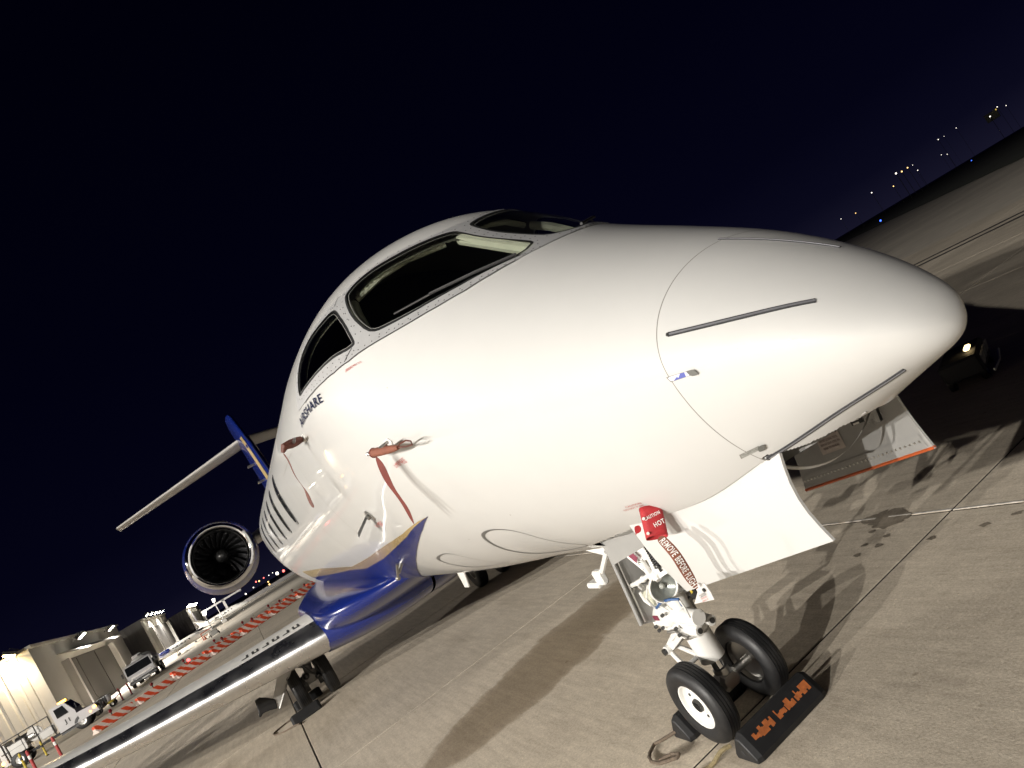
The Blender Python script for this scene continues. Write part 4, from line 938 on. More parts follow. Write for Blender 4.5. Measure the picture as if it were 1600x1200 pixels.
# --- wheels
def wheel(nm, c, rad_, wid, rim_r, face, parent, cream=WHITE2, steer=0):
    o = empty(nm, c); o.parent = parent; o.rotation_euler = (0, 0, steer); h = wid/2; a = (0, 1, 0)
    pr_ = [(-h*.62, rim_r), (-h*.80, rim_r+.004), (-h*.97, rim_r+(rad_-rim_r)*.35), (-h*1.0, rim_r+(rad_-rim_r)*.55), (-h*.93, rad_-.032), (-h*.80, rad_-.014), (-h*.60, rad_-.004)]
    for gpos in (-.42, -.14, .14, .42):
        pr_ += [(h*(gpos-.035), rad_), (h*(gpos-.022), rad_-.007), (h*(gpos+.022), rad_-.007), (h*(gpos+.035), rad_)]
    pr_ += [(-x, r) for x, r in [(-h*.60, rad_-.004), (-h*.80, rad_-.014), (-h*.93, rad_-.032), (-h*1.0, rim_r+(rad_-rim_r)*.55), (-h*.97, rim_r+(rad_-rim_r)*.35), (-h*.80, rim_r+.004), (-h*.62, rim_r)]]
    MB().lathe(pr_, (0, 0, 0), a, 64).build('tyre', TYRE, o, angle=50)
    s_ = face
    def rimprof(q): return [(s_*h*x, r*rim_r) for x, r in q]
    MB().lathe(rimprof([(.62, 1.005), (.74, 1.0), (.70, .95), (.40, .90), (.22, .80), (.14, .62), (.16, .45), (.34, .40), (.40, .30), (.40, .01)]), (0, 0, 0), a, 48).build('rim', cream, o, angle=28)
    MB().lathe([(-s_*h*x, r*rim_r) for x, r in [(.62, 1.005), (.70, .96), (.35, .9), (.25, .5), (.25, .02)]], (0, 0, 0), a, 40).build('inner_rim', BRUSHED, o, angle=28)
    hb = MB(); hb.lathe([(s_*h*.38, .30*rim_r), (s_*h*.62, .28*rim_r), (s_*h*.64, .20*rim_r), (s_*h*.52, .18*rim_r), (s_*h*.52, .01)], (0, 0, 0), a, 24); hb.build('hub_cap', DKMETAL, o, angle=30)
    m_ = MB()
    for k in range(8):
        t = 2*math.pi*k/8; m_.tube((math.cos(t)*.10*rim_r, s_*h*.5, math.sin(t)*.10*rim_r), (math.cos(t)*.10*rim_r, s_*h*.68, math.sin(t)*.10*rim_r), .03*rim_r, n=6)
    for k in range(3):
        t = 2*math.pi*k/3+.5; m_.tube((math.cos(t)*.62*rim_r, s_*h*.12, math.sin(t)*.62*rim_r), (math.cos(t)*.62*rim_r, s_*h*.20, math.sin(t)*.62*rim_r), .075*rim_r, n=10)
    m_.build('hub_bolts', DKMETAL, o)
    return o
wheel('nose_wheel', (.05, -.205, .227), .229, .135, .130, -1, jet)
wheel('nose_wheel', (.05, .205, .227), .229, .135, .130, 1, jet)
# --- main gear
for mir in (1, -1):
    X0, Y0 = -8.62, -1.68*mir
    ml_ = MB(); ml_.tube((X0-.05, Y0+.06*mir, .62), (X0-.10, Y0+.08*mir, 1.02), .085, .09, 18); ml_.tube((X0+.02, Y0, .36), (X0-.05, Y0+.05*mir, .68), .065, .075, 18); ml_.cham((X0, Y0, .40), (.26, .24, .18), .04); ml_.cham((X0-.02, Y0+.02*mir, .66), (.24, .22, .16), .04)
    mg = ml_.build('main_gear_leg', GREYP, jet, bevel=.004)
    d_ = MB(); d_.tube((X0, Y0-.22, .345), (X0, Y0+.22, .345), .04); 
    for yy in (-.11, .11): d_.lathe([(-.03, .13), (.03, .13), (.03, .02), (-.03, .02)], (X0, Y0+yy, .345), (0, 1, 0), 24, closed=True)
    d_.build('brake_pack', DKMETAL, mg)
    p_ = MB(); p_.path([(X0+.10, Y0-.08, .75), (X0+.16, Y0-.02, .60), (X0+.12, Y0+.03, .46), (X0+.12, Y0+.1, .38)], .02); p_.path([(X0+.12, Y0+.10, .85), (X0+.17, Y0+.12, .62), (X0+.10, Y0+.14, .42)], .016); p_.sphere((X0+.13, Y0-.05, .45), .05); p_.sphere((X0+.12, Y0+.10, .36), .045)
    p_.build('brake_lines', DKMETAL, mg)
    for yy in (-.235, .235): wheel('main_wheel', (X0, Y0+yy, .345), .348, .19, .17, -1 if yy < 0 else 1, jet, cream=BRUSHED)
    # leg door hanging outboard
    Q = [(-8.400,-2.053,0.742), (-8.400,-1.928,0.721), (-8.400,-1.832,0.720), (-8.400,-2.263,0.290), (-8.400,-2.271,0.470)]
    dd2 = MB().prism([(p[0], p[1]*mir, p[2]) for p in Q], (-.03, 0, 0)).build('main_gear_door', WINGLOW, jet, bevel=.004)
    MB().path([(Q[2][0]+.01, Q[2][1]*mir, Q[2][2]), (Q[3][0]+.01, Q[3][1]*mir, Q[3][2])], .016, 6).build('door_edge', BRUSHED, dd2)
    MB().cham((X0-.1, Y0-.18*mir, .90), (.5, .35, .10), .03).build('gear_fairing', GREYP, jet)

# ================================================================ COVERS AND STREAMERS
def strap(pts, widths, side, nm, m, par, thick=.002):
    # ribbon along pts; side: width direction
    vs = []; fs = []; pts = [Vector(p) for p in pts]; n = len(pts)
    for i, p in enumerate(pts):
        s_ = side[i] if isinstance(side, list) else Vector(side); s_ = Vector(s_).normalized(); vs += [p-s_*widths[i]/2, p+s_*widths[i]/2]
    for i in range(n-1): fs.append((i*2, i*2+1, i*2+3, i*2+2))
    o = MB().add(vs, fs).build(nm, m, par, fix=False); so = o.modifiers.new('t', 'SOLIDIFY'); so.thickness = thick; so.offset = 0
    sb = o.modifiers.new('s', 'SUBSURF'); sb.levels = 2; sb.render_levels = 2
    return o
# forward pitot cover
def off_skin(xa, d): return SP(xa[0], xa[1], d)
b_, n_, f_, s_ = PB1
root = empty('pitot_cover', b_); tag(root, 'rust red pitot cover with hanging strap on the forward probe, nearest the nose', 'probe cover', 'pitot probe covers')
rel = lambda v: Vector(v)-b_
f2 = (f_+Vector((0, .02, -.24))).normalized(); pc = b_+n_*.085
MB().path([rel(pc-f2*.09), rel(pc-f2*.045)], .012, 10).build('probe_tail', BRUSHED, root)
MB().path([rel(pc-f2*.055), rel(pc-f2*.03), rel(pc+f2*.05), rel(pc+f2*.13), rel(pc+f2*.20), rel(pc+f2*.23)], [.017, .024, .023, .021, .016, .010], 12).build('sleeve', STREAM, root)
MB().lathe([(-.007, .024), (.0, .0275), (.007, .024)], rel(pc-f2*.03), f2, 14).build('collar', REDSTR, root)
lp0 = rel(pc+f2*.22); dn_ = Vector((0, 0, -1)); MB().path([lp0, lp0+f2*.05-dn_*.018, lp0+f2*.11-dn_*.026, lp0+f2*.15-dn_*.018, lp0+f2*.145+dn_*.002, lp0+f2*.08+dn_*.004, lp0+f2*.01], .004, 6).build('pull_loop', BROWNC, root)
top_s = rel(pc-f2*.03)+Vector((0, -.004, -.02)); S_ = [top_s+Vector((.006*math.sin(k*1.2), .004*math.cos(k*.9), -.405*k/9)) for k in range(10)]
strap(S_, [.016, .048, .052, .048, .040, .036, .042, .042, .030, .004], [Vector((.88, .42+.22*math.sin(k*.8), 0)) for k in range(10)], 'streamer', REDSTR, root)
# aft pitot cover
b_, n_, f_, s_ = PB2
root = empty('pitot_cover', b_); tag(root, 'brown leather pitot cover on the aft probe, below the company lettering', 'probe cover', 'pitot probe covers')
MB().path([rel(b_+n_*.02), rel(b_+n_*.06+f_*.01), rel(b_+n_*.10+f_*.03), rel(b_+n_*.15+f_*.05), rel(b_+n_*.175+f_*.04-Vector((0, 0, .03)))], [.022, .030, .031, .026, .012], 12).build('sleeve', BROWNC, root)
e0 = b_+n_*.175+f_*.04-Vector((0, 0, .03)); S_ = [rel(e0)+Vector((.008*math.sin(k*.9), .006*math.sin(k*1.3), -.42*k/9)) for k in range(10)]
strap(S_, [.020, .013, .012, .012, .014, .020, .036, .044, .030, .026], [Vector((.88, .42+.5*math.sin(k*.9), 0)) for k in range(10)], 'streamer', BROWNC, root)
# red probe cover by the nose gear with lettered streamer
c0 = SP(1.19, -131.3); n_ = Vector((0, -.50, -.25)).normalized()
root = empty('probe_cover', c0); tag(root, 'bright red probe cover lettered CAUTION HOT above the nose wheel, with brown lettered streamer', 'probe cover')
cv = MB(); ring = []
axd = Vector((1.220,-0.565,1.387))-Vector((1.190,-0.505,1.490)); Lc = axd.length; axd.normalize()
top_c = Vector((1.190,-0.495,1.493))+Vector((.0, -.005, 0)); fw_ = Vector((.90, -.43, 0)); fw_ = (fw_-axd*fw_.dot(axd)).normalized(); rt_ = axd.cross(fw_)
vs = []
for i in range(6):
    t = i/5
    for k in range(20):
        a = 2*math.pi*k/20; ca, sa = math.cos(a), math.sin(a); hw = .045-.002*t; hd = .030; e2 = .55
        vs.append(top_c+axd*(t*Lc)+rt_*hw*math.copysign(abs(ca)**e2, ca)+fw_*hd*math.copysign(abs(sa)**e2, sa)-c0)
fs = [(i*20+k, i*20+(k+1) % 20, (i+1)*20+(k+1) % 20, (i+1)*20+k) for i in range(5) for k in range(20)]
cb = MB().add(vs, fs).build('cover_body', REDFAB, root, angle=60); so = cb.modifiers.new('t', 'SOLIDIFY'); so.thickness = .003
toC = (Vector((3.677, -1.923, 2.03))-top_c).normalized(); fdir = fw_ if fw_.dot(toC) > 0 else -fw_
rdir = rt_ if rt_.dot(Vector((.34, .786, -.515))) > 0 else -rt_
tb = top_c+axd*(Lc*.50)+fdir*.034-c0
rr_ = (rdir*.95-axd*.30).normalized(); uu_ = (-axd*.95-rdir*.30).normalized()
text_on('cover_lettering', 'CAUTION', tb-rr_*.034+uu_*.012, rr_, uu_, .013, WHITETXT, root, .068, .015); text_on('cover_lettering', 'HOT', tb-rr_*.012-uu_*.028, rr_, uu_, .018, WHITETXT, root, .045, .015)
m_ = MB()
for p in (tb-rdir*.040+axd*-.01, tb-rdir*.036+axd*.05): m_.tube(p, p+fdir*.004, .006, n=10)
m_.build('snap_studs', WHITETXT, root)
strap([top_c+axd*(Lc*.62)-rdir*.05-c0, top_c+axd*(Lc*.66)-rdir*.085-c0, top_c+axd*(Lc*.78)-rdir*.075-c0], [.04, .03, .02], axd, 'velcro_tab', REDFAB, root)
# lettered streamer in front of the starboard door
SPx = [(1.310,-0.600,1.412), (1.319,-0.600,1.390), (1.346,-0.605,1.361), (1.355,-0.605,1.325), (1.346,-0.600,1.287), (1.328,-0.590,1.240), (1.322,-0.585,1.204), (1.323,-0.585,1.174)]
SPx = [Vector(p)-c0 for p in SPx]
sdir = [Vector((.50, .86, .10)).normalized()]*8; wd_ = [.034, .039, .042, .042, .044, .042, .036, .012]
stm = strap(SPx, wd_, sdir, 'streamer', STREAM, root)
# lettering along the streamer
me = text_mesh('REMOVE BEFORE FLIGHT', 1, .012); xs = [v.co.x for v in me.vertices]; x0_, x1_ = min(xs), max(xs); cum = [0]
for i in range(7): cum.append(cum[-1]+(SPx[i+1]-SPx[i]).length)
tot = cum[-1]
nS = sdir[0].cross((SPx[4]-SPx[3]).normalized()).normalized(); 
if nS.dot(toC) < 0: nS = -nS
for v in me.vertices:
    d = .012+(v.co.x-x0_)/(x1_-x0_)*tot*.93; i = max(0, min(6, int(np.searchsorted(cum, d)-1))); t = (d-cum[i])/(cum[i+1]-cum[i])
    v.co = SPx[i].lerp(SPx[i+1], t)+sdir[0]*((v.co.y/.69-.5)*.025)+nS*.0045
me.materials.append(WHITETXT); o = bpy.data.objects.new('streamer_lettering', me); COL.objects.link(o); o.parent = root
# white tag at the end of the streamer
tg = [(1.276,-0.560,1.186), (1.347,-0.560,1.182), (1.351,-0.560,1.146), (1.346,-0.560,1.114), (1.198,-0.560,1.093), (1.269,-0.560,1.147)]
tgb = MB().prism([Vector(p)-c0 for p in tg], (0, .003, 0)).build('caution_tag', mat('white_plastic_tag', (.62, .60, .58), rough=.45), root, smooth=False)
q = Vector((1.327,-0.565,1.158))-c0; MB().tube(q, q+Vector((0, -.003, 0)), .008, n=14).build('tag_hole', BLACKTXT, tgb)
ux_ = Vector((1.350,-0.565,1.139))-Vector((1.275,-0.565,1.119)); uy_ = Vector((-ux_.z, 0, ux_.x)); uy_ = uy_ if uy_.z > 0 else -uy_
text_on('tag_lettering', 'CAUTION', Vector((1.275,-0.565,1.124))-c0, ux_, uy_, .012, BLACKTXT, tgb, .05); 
for k, tx_ in enumerate(('REMOVE COVER', 'BEFORE FLIGHT')): text_on('tag_lettering', tx_, Vector((1.271,-0.565,1.115))-c0-uy_.normalized()*(.010*k), ux_, uy_, .006, REDTXT, tgb, .05)
# black pad slipped over the main gear door corner
P0 = [(-8.380,-2.505,0.587), (-8.380,-2.433,0.590), (-8.380,-2.352,0.531), (-8.380,-2.256,0.440), (-8.380,-2.285,0.309), (-8.380,-2.387,0.350), (-8.380,-2.488,0.370), (-8.380,-2.534,0.340), (-8.380,-2.559,0.369), (-8.380,-2.527,0.431)]
pd = MB().prism([Vector(p) for p in P0], (-.10, 0, 0)).build('foam_guard', BLACKR, bevel=.012); tag(pd, 'black foam guard on the lower corner of the main gear door', 'foam guard')

# ================================================================ CHOCKS
def chock(nm, c, L, H, D, rz, label, group, paint=True, decal=1.0):
    root = empty(nm, c, rz); tag(root, label, 'chock', group)
    # cross-section in local x (fore-aft) and z, length along local y
    sec = [(-D/2, 0), (D/2, 0), (D/2, .03), (.022, H-.01), (.0, H), (-.022, H-.01), (-D/2, .03)]
    e_ = .035; vs = []
    for y, k in ((-L/2, .86), (-L/2+e_, 1), (L/2-e_, 1), (L/2, .86)): vs += [(x*k, y, z*k) for x, z in sec]
    n = len(sec); fs = [tuple(range(n-1, -1, -1)), tuple(3*n+i for i in range(n))]+[(i*n+k, i*n+(k+1) % n, (i+1)*n+(k+1) % n, (i+1)*n+k) for i in range(3) for k in range(n)]
    MB().add(vs, fs).build('chock_body', BLACKR, root, bevel=.006, smooth=True, angle=20)
    if paint:
        # worn stencil strip: ragged-edged painted pieces on the sloping faces
        for sgn in (1, -1):
            a = Vector((sgn*D/2, 0, .03)); b2 = Vector((sgn*.022, 0, H-.01)); d = (b2-a); n2 = Vector((d.z*sgn, 0, -d.x*sgn)).normalized()
            if n2.x*sgn < 0: n2 = -n2
            m2 = MB(); y = -L*.38*decal; random.seed(5+sgn)
            while y < L*.38*decal:
                w2 = random.uniform(.006, .022); lo_ = .40+random.uniform(0, .13)*(random.random() < .6); hi_ = .80-random.uniform(0, .22)*(random.random() < .6)
                if random.random() < .90 and hi_ > lo_: m2.add([a+d*lo_+n2*.0015+Vector((0, y, 0)), a+d*lo_+n2*.0015+Vector((0, y+w2, 0)), a+d*hi_+n2*.0015+Vector((0, y+w2*1.1, 0)), a+d*hi_+n2*.0015+Vector((0, y, 0))], [(0, 1, 2, 3)])
                y += w2*.98
            tag(m2.build('stencil_paint', RUST, root, smooth=False), kind='stuff')
    MB().tube((0, -L/2-.001, H*.32), (0, -L/2+.03, H*.32), .013, n=12).build('rope_hole', DARK, root)
    return root
chock('wheel_chock', (.355, -.02, 0), .56, .145, .19, 0, 'black rubber chock with worn orange lettering in front of the nose wheels', 'nose wheel chocks')
chock('wheel_chock', (-.235, -.05, 0), .50, .145, .19, 0, 'black rubber chock behind the nose wheels, mostly hidden by the starboard tyre', 'nose wheel chocks')
rp_ = [(-0.270,-0.278,0.045), (-0.333,-0.349,0.030), (-0.392,-0.409,0.020), (-0.357,-0.467,0.020), (-0.324,-0.501,0.020), (-0.264,-0.523,0.022), (-0.175,-0.522,0.030), (-0.100,-0.492,0.045), (-0.059,-0.458,0.045), (-0.064,-0.435,0.050), (-0.135,-0.443,0.040), (-0.172,-0.479,0.035), (-0.200,-0.514,0.030)]
pp_ = []
for i in range(len(rp_)-1):
    for t in range(4): pp_.append(Vector(rp_[i]).lerp(Vector(rp_[i+1]), t/4)+Vector((random.uniform(-.002, .002), random.uniform(-.002, .002), 0)))
o = MB().path(pp_, .0105, 8).build('chock_rope', ROPE); tag(o, 'frayed brown rope looped on the concrete by the aft nose chock', 'rope')
q0 = Vector((0.223,-0.276,0.045)); pp_ = [q0.lerp(Vector((0.134,-0.508,0.012)), t/8)+Vector((0, 0, .012*math.sin(t))) for t in range(9)]
o = MB().path(pp_, .0125, 8).build('chock_rope', mat('yellow_rope', (.27, .22, .12), rough=.9, var=.3, vscale=50, bump=.5, bscale=150)); tag(o, 'yellowish rope running from the front nose chock out of the picture', 'rope')
chock('wheel_chock', (-8.12, -1.98, 0), .46, .14, .20, 0, 'black chock against the starboard main wheels', None, paint=False)
chock('wheel_chock', (-9.10, -1.86, 0), .46, .14, .20, 0, 'black chock behind the starboard main wheels', None, paint=False)
rp_ = [(-8.277,-2.131,0.030), (-8.634,-2.174,0.020), (-8.670,-2.293,0.012), (-8.601,-2.455,0.012), (-8.531,-2.509,0.012), (-8.340,-2.487,0.012), (-8.133,-2.345,0.012), (-7.996,-2.177,0.020), (-7.841,-2.123,0.030)]
o = MB().path([Vector(p) for p in rp_], .012, 6).build('chock_rope', ROPE); tag(o, 'thin dark rope loop beside the starboard main wheel chock', 'rope')
# ================================================================ FLOODLIT HANGARS
def flood(par, p, aim, power, col=(1, .955, .885), cone=150, rad_=.22, m=None, size=.45, mast=None):
    p = Vector(p); d = (Vector(aim)-p).normalized(); rz = math.atan2(d.y, d.x)
    m_ = MB(); m_.cham(p-d*.20, (.30, size*1.15, size*.8), .04, rz=rz, ry=-math.asin(d.z)); m_.path([p-d*.3, p-d*.55+Vector((0, 0, .1)), p-Vector((d.x, d.y, 0)).normalized()*.9], .04, 6)
    h = m_.build('lamp_housing', DKMETAL, par)
    s_ = Vector((-d.y, d.x, 0)).normalized(); u = d.cross(s_); c = p+d*.0
    MB().add([c-s_*size/2-u*size*.33, c+s_*size/2-u*size*.33, c+s_*size/2+u*size*.33, c-s_*size/2+u*size*.33], [(0, 1, 2, 3)]).build('lamp_glass', m or LAMPW, h, smooth=False)
    if power:
        l = bpy.data.lights.new('floodlight', 'SPOT'); l.energy = power; l.color = col; l.spot_size = R(cone); l.spot_blend = .6; l.shadow_soft_size = rad_
        o = bpy.data.objects.new('floodlight', l); COL.objects.link(o); o.parent = h; o.location = p+d*.25; o.rotation_euler = d.to_track_quat('-Z', 'Y').to_euler()
def ribbed_wall(a, b, z0, z1, step, depth, m, nm, par):
    # corrugated sheet from a to b (ground points), ribs real
    a, b = Vector((*a, 0)), Vector((*b, 0)); d = b-a; L = d.length; d.normalize(); n_ = Vector((d.y, -d.x, 0)); k = int(L/step); vs = []; fs = []
    for i in range(k):
        for t, o_ in ((0, 0), (.62, 0), (.70, depth), (.92, depth)):
            p = a+d*(i+t)*step+n_*o_; vs += [(p.x, p.y, z0), (p.x, p.y, z1)]
    p = b; vs += [(p.x, p.y, z0), (p.x, p.y, z1)]
    for i in range(len(vs)//2-1): fs.append((2*i, 2*i+2, 2*i+3, 2*i+1))
    return MB().add(vs, fs).build(nm, m, par, smooth=False, fix=False)
# hangar behind the photographer to starboard: its wall lamps light the jet
hg = empty('hangar', (0, -46, 0)); tag(hg, 'pale hangar with wall floodlights facing the parked jet from starboard', 'hangar')
MB().box((5, -9.2, 10), (130, 18, 20)).build('wall', HWALLW, hg, smooth=False)
MB().box((10, .10, 5), (40, .2, 10)).build('door', HDOOR, hg, smooth=False); MB().box((5, -9.2, 20.1), (131, 19, .3)).build('roof', HWALL, hg, smooth=False)
for x, pw, zz in ((23, 1.20, 17), (13, 1.0, 16), (2, .62, 15.5), (-46, .60, 18.5)):
    flood(hg, (x, 1.1, zz), (0, 46, 1.0), 60500*pw, rad_=.20)
# ================================================================ HANGAR ROW ON THE FAR STARBOARD SIDE
def hangar_row(nm, label, x0, x1, y, h, depth, lamps, ribs, door, lampsz=.5, power=0, canopy=True):
    root = empty(nm, (x0, y, 0)); tag(root, label, 'hangar', 'hangars along the apron'); L = x0-x1
    # gable-less shed: front towards +Y, side wall towards +X
    MB().add([(0, 0, 0), (-L, 0, 0), (-L, 0, h), (-L/2, 0, h+.35), (0, 0, h)], [(0, 1, 2, 3, 4)]).build('front_wall', HWALL, root, smooth=False)
    ribbed_wall((.02, -depth), (.02, 0), 0, h, .9, -.10, HWALLW if ribs else HWALL, 'side_wall', root)
    MB().prism([(.15, .3, h), (-L-.15, .3, h), (-L-.15, -depth, h), (.15, -depth, h)], (0, 0, .25)).build('roof', HWALL, root, smooth=False)
    MB().add([(-L, 0, 0), (-L, -depth, 0), (-L, -depth, h), (-L, 0, h), (0, -depth, 0), (0, -depth, h)], [(0, 1, 2, 3), (1, 4, 5, 2)]).build('rear_walls', HWALL, root, smooth=False)
    d0, d1, dh = door
    for xx in (d0+.4, d1-.4): MB().box((xx, .35, dh/2), (.8, .7, dh)).build('door_jamb', HWALLW, root, smooth=False)
    n = 5; wd = (d0-d1)/n
    for k in range(n):
        xx = d0-wd*(k+.5); MB().box((xx, .10+.05*(k % 2), dh/2-.1), (wd-.12, .08, dh-.2)).build('door_leaf', HDOOR if not (k in (1,) or lampsz > .9) else (HDOOR if lampsz < .9 else HDARK), root, smooth=False)
    MB().box(((d0+d1)/2, .06, dh/2), (d0-d1, .05, dh)).build('door_recess', HDARK, root, smooth=False)
    if canopy: MB().prism([(d0+1, .02, dh+.9), (d1-1, .02, dh+.9), (d1-1, 1.8, dh+.25), (d0+1, 1.8, dh+.25)], (0, 0, -.12)).build('canopy', HWALLW, root, smooth=False)
    for (lx, ly, lz, pw, mm, cc) in lamps:
        flood(root, (lx, ly, lz), (lx, ly+4, lz-9), pw, col=cc, cone=165, m=mm, size=lampsz, rad_=.15)
    return root
WC = (1, .95, .87)
hA = hangar_row('hangar', 'nearest pale hangar with ribbed white side wall and two lamps over its door', -73.2, -121, -19, 7.7, 34, [(-12, 1.9, 7.0, 17000, None, WC), (-30, 1.9, 7.0, 17000, None, WC)], True, (-9, -34, 5.6), 1.1)
flood(hA, (.9, -1.2, 7.9), (2.2, -5.5, 0), 1500, col=(1, .86, .66), cone=170, m=LAMPY, size=1.3, rad_=.15)
hB = hangar_row('hangar', 'middle hangar of the row with five lamps shining down its tall door columns', -147, -192, -19, 7.6, 26, [(-5-7*k, 1.0, 8.1, 16000 if k in (1, 3) else 0, None, WC) for k in range(5)], False, (-6, -38, 5.8), 1.0, canopy=False)
col_ = MB()
hC = hangar_row('hangar', 'farthest hangar of the row with a bright cluster of lamps on its roof edge', -258, -330, -19, 7.6, 40, [(-4-9*k, 1.0, 8.2, 26000 if k == 1 else 0, None, (.95, .92, 1)) for k in range(6)], False, (-6, -60, 6), 1.8, canopy=False)
MB().box((.14, -14, 5.6), (.1, 6, .9)).build('wall_louvre', HDARK, hC, smooth=False)
# ================================================================ BARRICADES
BAR = bpy.data.materials.new('barricade_stripes'); BAR.use_nodes = True
nt = BAR.node_tree; b = nt.nodes['Principled BSDF']; tc = nt.nodes.new('ShaderNodeTexCoord'); sp_ = nt.nodes.new('ShaderNodeSeparateXYZ'); nt.links.new(tc.outputs['Object'], sp_.inputs[0])
ad = nt.nodes.new('ShaderNodeMath'); ad.operation = 'ADD'; nt.links.new(sp_.outputs[1], ad.inputs[0]); nt.links.new(sp_.outputs[2], ad.inputs[1])
ml_ = nt.nodes.new('ShaderNodeMath'); ml_.operation = 'MULTIPLY'; ml_.inputs[1].default_value = 2.0; nt.links.new(ad.outputs[0], ml_.inputs[0])
fr_ = nt.nodes.new('ShaderNodeMath'); fr_.operation = 'FRACT'; nt.links.new(ml_.outputs[0], fr_.inputs[0]); gt = nt.nodes.new('ShaderNodeMath'); gt.operation = 'GREATER_THAN'; gt.inputs[1].default_value = .46; nt.links.new(fr_.outputs[0], gt.inputs[0])
mx = nt.nodes.new('ShaderNodeMix'); mx.data_type = 'RGBA'; mx.inputs[6].default_value = (.74, .62, .55, 1); mx.inputs[7].default_value = (.68, .085, .03, 1); nt.links.new(gt.outputs[0], mx.inputs[0]); nt.links.new(mx.outputs[2], b.inputs['Base Color']); b.inputs['Roughness'].default_value = .45
def barricade():
    root = empty('barricade')
    MB().prism([(-.30, -1.0, 0), (.30, -1.0, 0), (.30, -1.0, .06), (.15, -1.0, .12), (.12, -1.0, .36), (-.12, -1.0, .36), (-.15, -1.0, .12), (-.30, -1.0, .06)], (0, 2.0, 0)).build('barrier_body', BAR, root, bevel=.02)
    for y in (-.75, .75): MB().cham((0, y, .03), (.66, .22, .06), .015).build('foot', ORANGE, root)
    s_ = MB(); s_.tube((0, 0, .36), (0, 0, .48), .03, n=8); s_.build('lamp_stem', DKMETAL, root)
    MB().sphere((0, 0, .55), .09, 12, 8, (.55, 1, 1)).build('lamp_lens', REDLOFF, root)
    return root
pr_ = barricade(); A_, B_ = Vector((-37.126,-10.371,0.000)), Vector((-46.534,2.327,0.000)); dv_ = (B_-A_); nB = 7; ang = math.atan2(dv_.y, dv_.x)-math.pi/2; random.seed(9)
side_ = Vector((-dv_.y, dv_.x, 0)).normalized(); side_ = side_ if side_.x < 0 else -side_
spots = [(A_+dv_*((k+.5)/nB), 'front row') for k in range(nB+1)]+[(A_+dv_*((k+.35)/nB)+side_*3.6, 'back row') for k in range(3, nB+2)]
ordn = ['nearest the fuel truck', 'second', 'third', 'fourth', 'fifth', 'sixth', 'seventh', 'last', 'ninth']
cnt = {'front row': 0, 'back row': 0}
for k, (p, row) in enumerate(spots):
    o = pr_ if k == 0 else copy_tree(pr_); o.location = (p.x, p.y, 0); o.rotation_euler = (0, 0, ang+random.uniform(-.07, .07)); i = cnt[row]; cnt[row] += 1
    tag(o, 'orange and white striped barricade, %s in the %s counted from the left' % (['first', 'second', 'third', 'fourth', 'fifth', 'sixth', 'seventh', 'eighth', 'ninth'][i], row), 'barricade', 'striped apron barricades')
    if k == 2:
        for ch in o.children:
            if ch.name.startswith('lamp_lens'):
                ch.data = ch.data.copy(); ch.data.materials.clear(); ch.data.materials.append(REDL)
# ================================================================ TRUCKS
def road_wheel(c, r, w_, par, nm='wheel', axis=(1, 0, 0), face=1):
    o = empty(nm, c); o.parent = par; h = w_/2
    MB().lathe([(-h, r*.55), (-h, r*.9), (-h*.8, r), (h*.8, r), (h, r*.9), (h, r*.55)], (0, 0, 0), axis, 24).build('tyre', TYRE, o)
    MB().lathe([(face*h*.95, r*.56), (face*h*.5, r*.48), (face*h*.45, r*.25), (face*h*.8, r*.2), (face*h*.8, .01)], (0, 0, 0), axis, 20).build('rim', BRUSHED, o)
# service truck J1, heading +Y, starboard side towards the camera
tr = empty('service_truck', (-52.0, -13.5, 0)); tag(tr, 'white bonneted service truck lettered J1 with amber beacons on its cab', 'truck')
cab = MB(); cab.prism([(-.95, -1.15, .55), (-.95, .05, .55), (-.95, .05, 1.10), (-.95, 1.10, 1.02), (-.95, 1.18, .55), (-.95, 1.18, .5)], (1.9, 0, 0)); cab.prism([(-.93, -1.15, .5), (-.93, .05, .5), (-.93, .05, 1.35), (-.93, -.28, 2.05), (-.93, -.45, 2.12), (-.93, -1.15, 2.12)], (1.86, 0, 0))
cab.build('cab', TRUCKW, tr, bevel=.05, angle=30)
MB().prism([(.935, -.95, 1.38), (.935, -.28, 1.38), (.935, -.42, 1.95), (.935, -.95, 1.95)], (.01, 0, 0)).build('door_window', TGLASS, tr)
MB().prism([(-.85, .055, 1.38), (.85, .055, 1.38), (.80, -.26, 2.0), (-.80, -.26, 2.0)], (0, .02, .012)).build('windscreen', TGLASS, tr)
MB().cham((0, 1.24, .62), (1.95, .16, .36), .05).build('bumper', DKMETAL, tr); MB().box((0, 1.20, .85), (1.1, .06, .36)).build('grille', DKMETAL, tr)
gr_ = MB(); gr_.path([(-.9, 1.36, .5), (-.9, 1.40, 1.12), (.9, 1.40, 1.12), (.9, 1.36, .5)], .03, 6); gr_.path([(.0, 1.38, .5), (.0, 1.41, 1.12)], .025, 6); gr_.build('grille_guard', BLACKR, tr)
text_on('truck_lettering', 'J1', (.945, -.72, .86), (0, 1, 0), (0, 0, 1), .24, BLACKTXT, tr, .34, .02)
MB().cham((.96, 1.02, .85), (.06, .18, .13), .02).build('marker_lamp', AMBER, tr); MB().cham((.97, .72, .72), (.05, .08, .06), .015).build('marker_lamp', AMBER, tr)
MB().cham((0, -.55, 2.17), (1.3, .25, .09), .03).build('roof_beacon', AMBER, tr)
MB().box((.98, .20, 1.55), (.10, .05, .30)).build('wing_mirror', BLACKR, tr)
MB().box((.80, -.62, .38), (.3, 1.0, .10)).build('running_board', DKMETAL, tr)
ch_ = MB(); ch_.box((0, -2.0, .50), (.9, 5.4, .16)); ch_.build('chassis', BLACKR, tr)
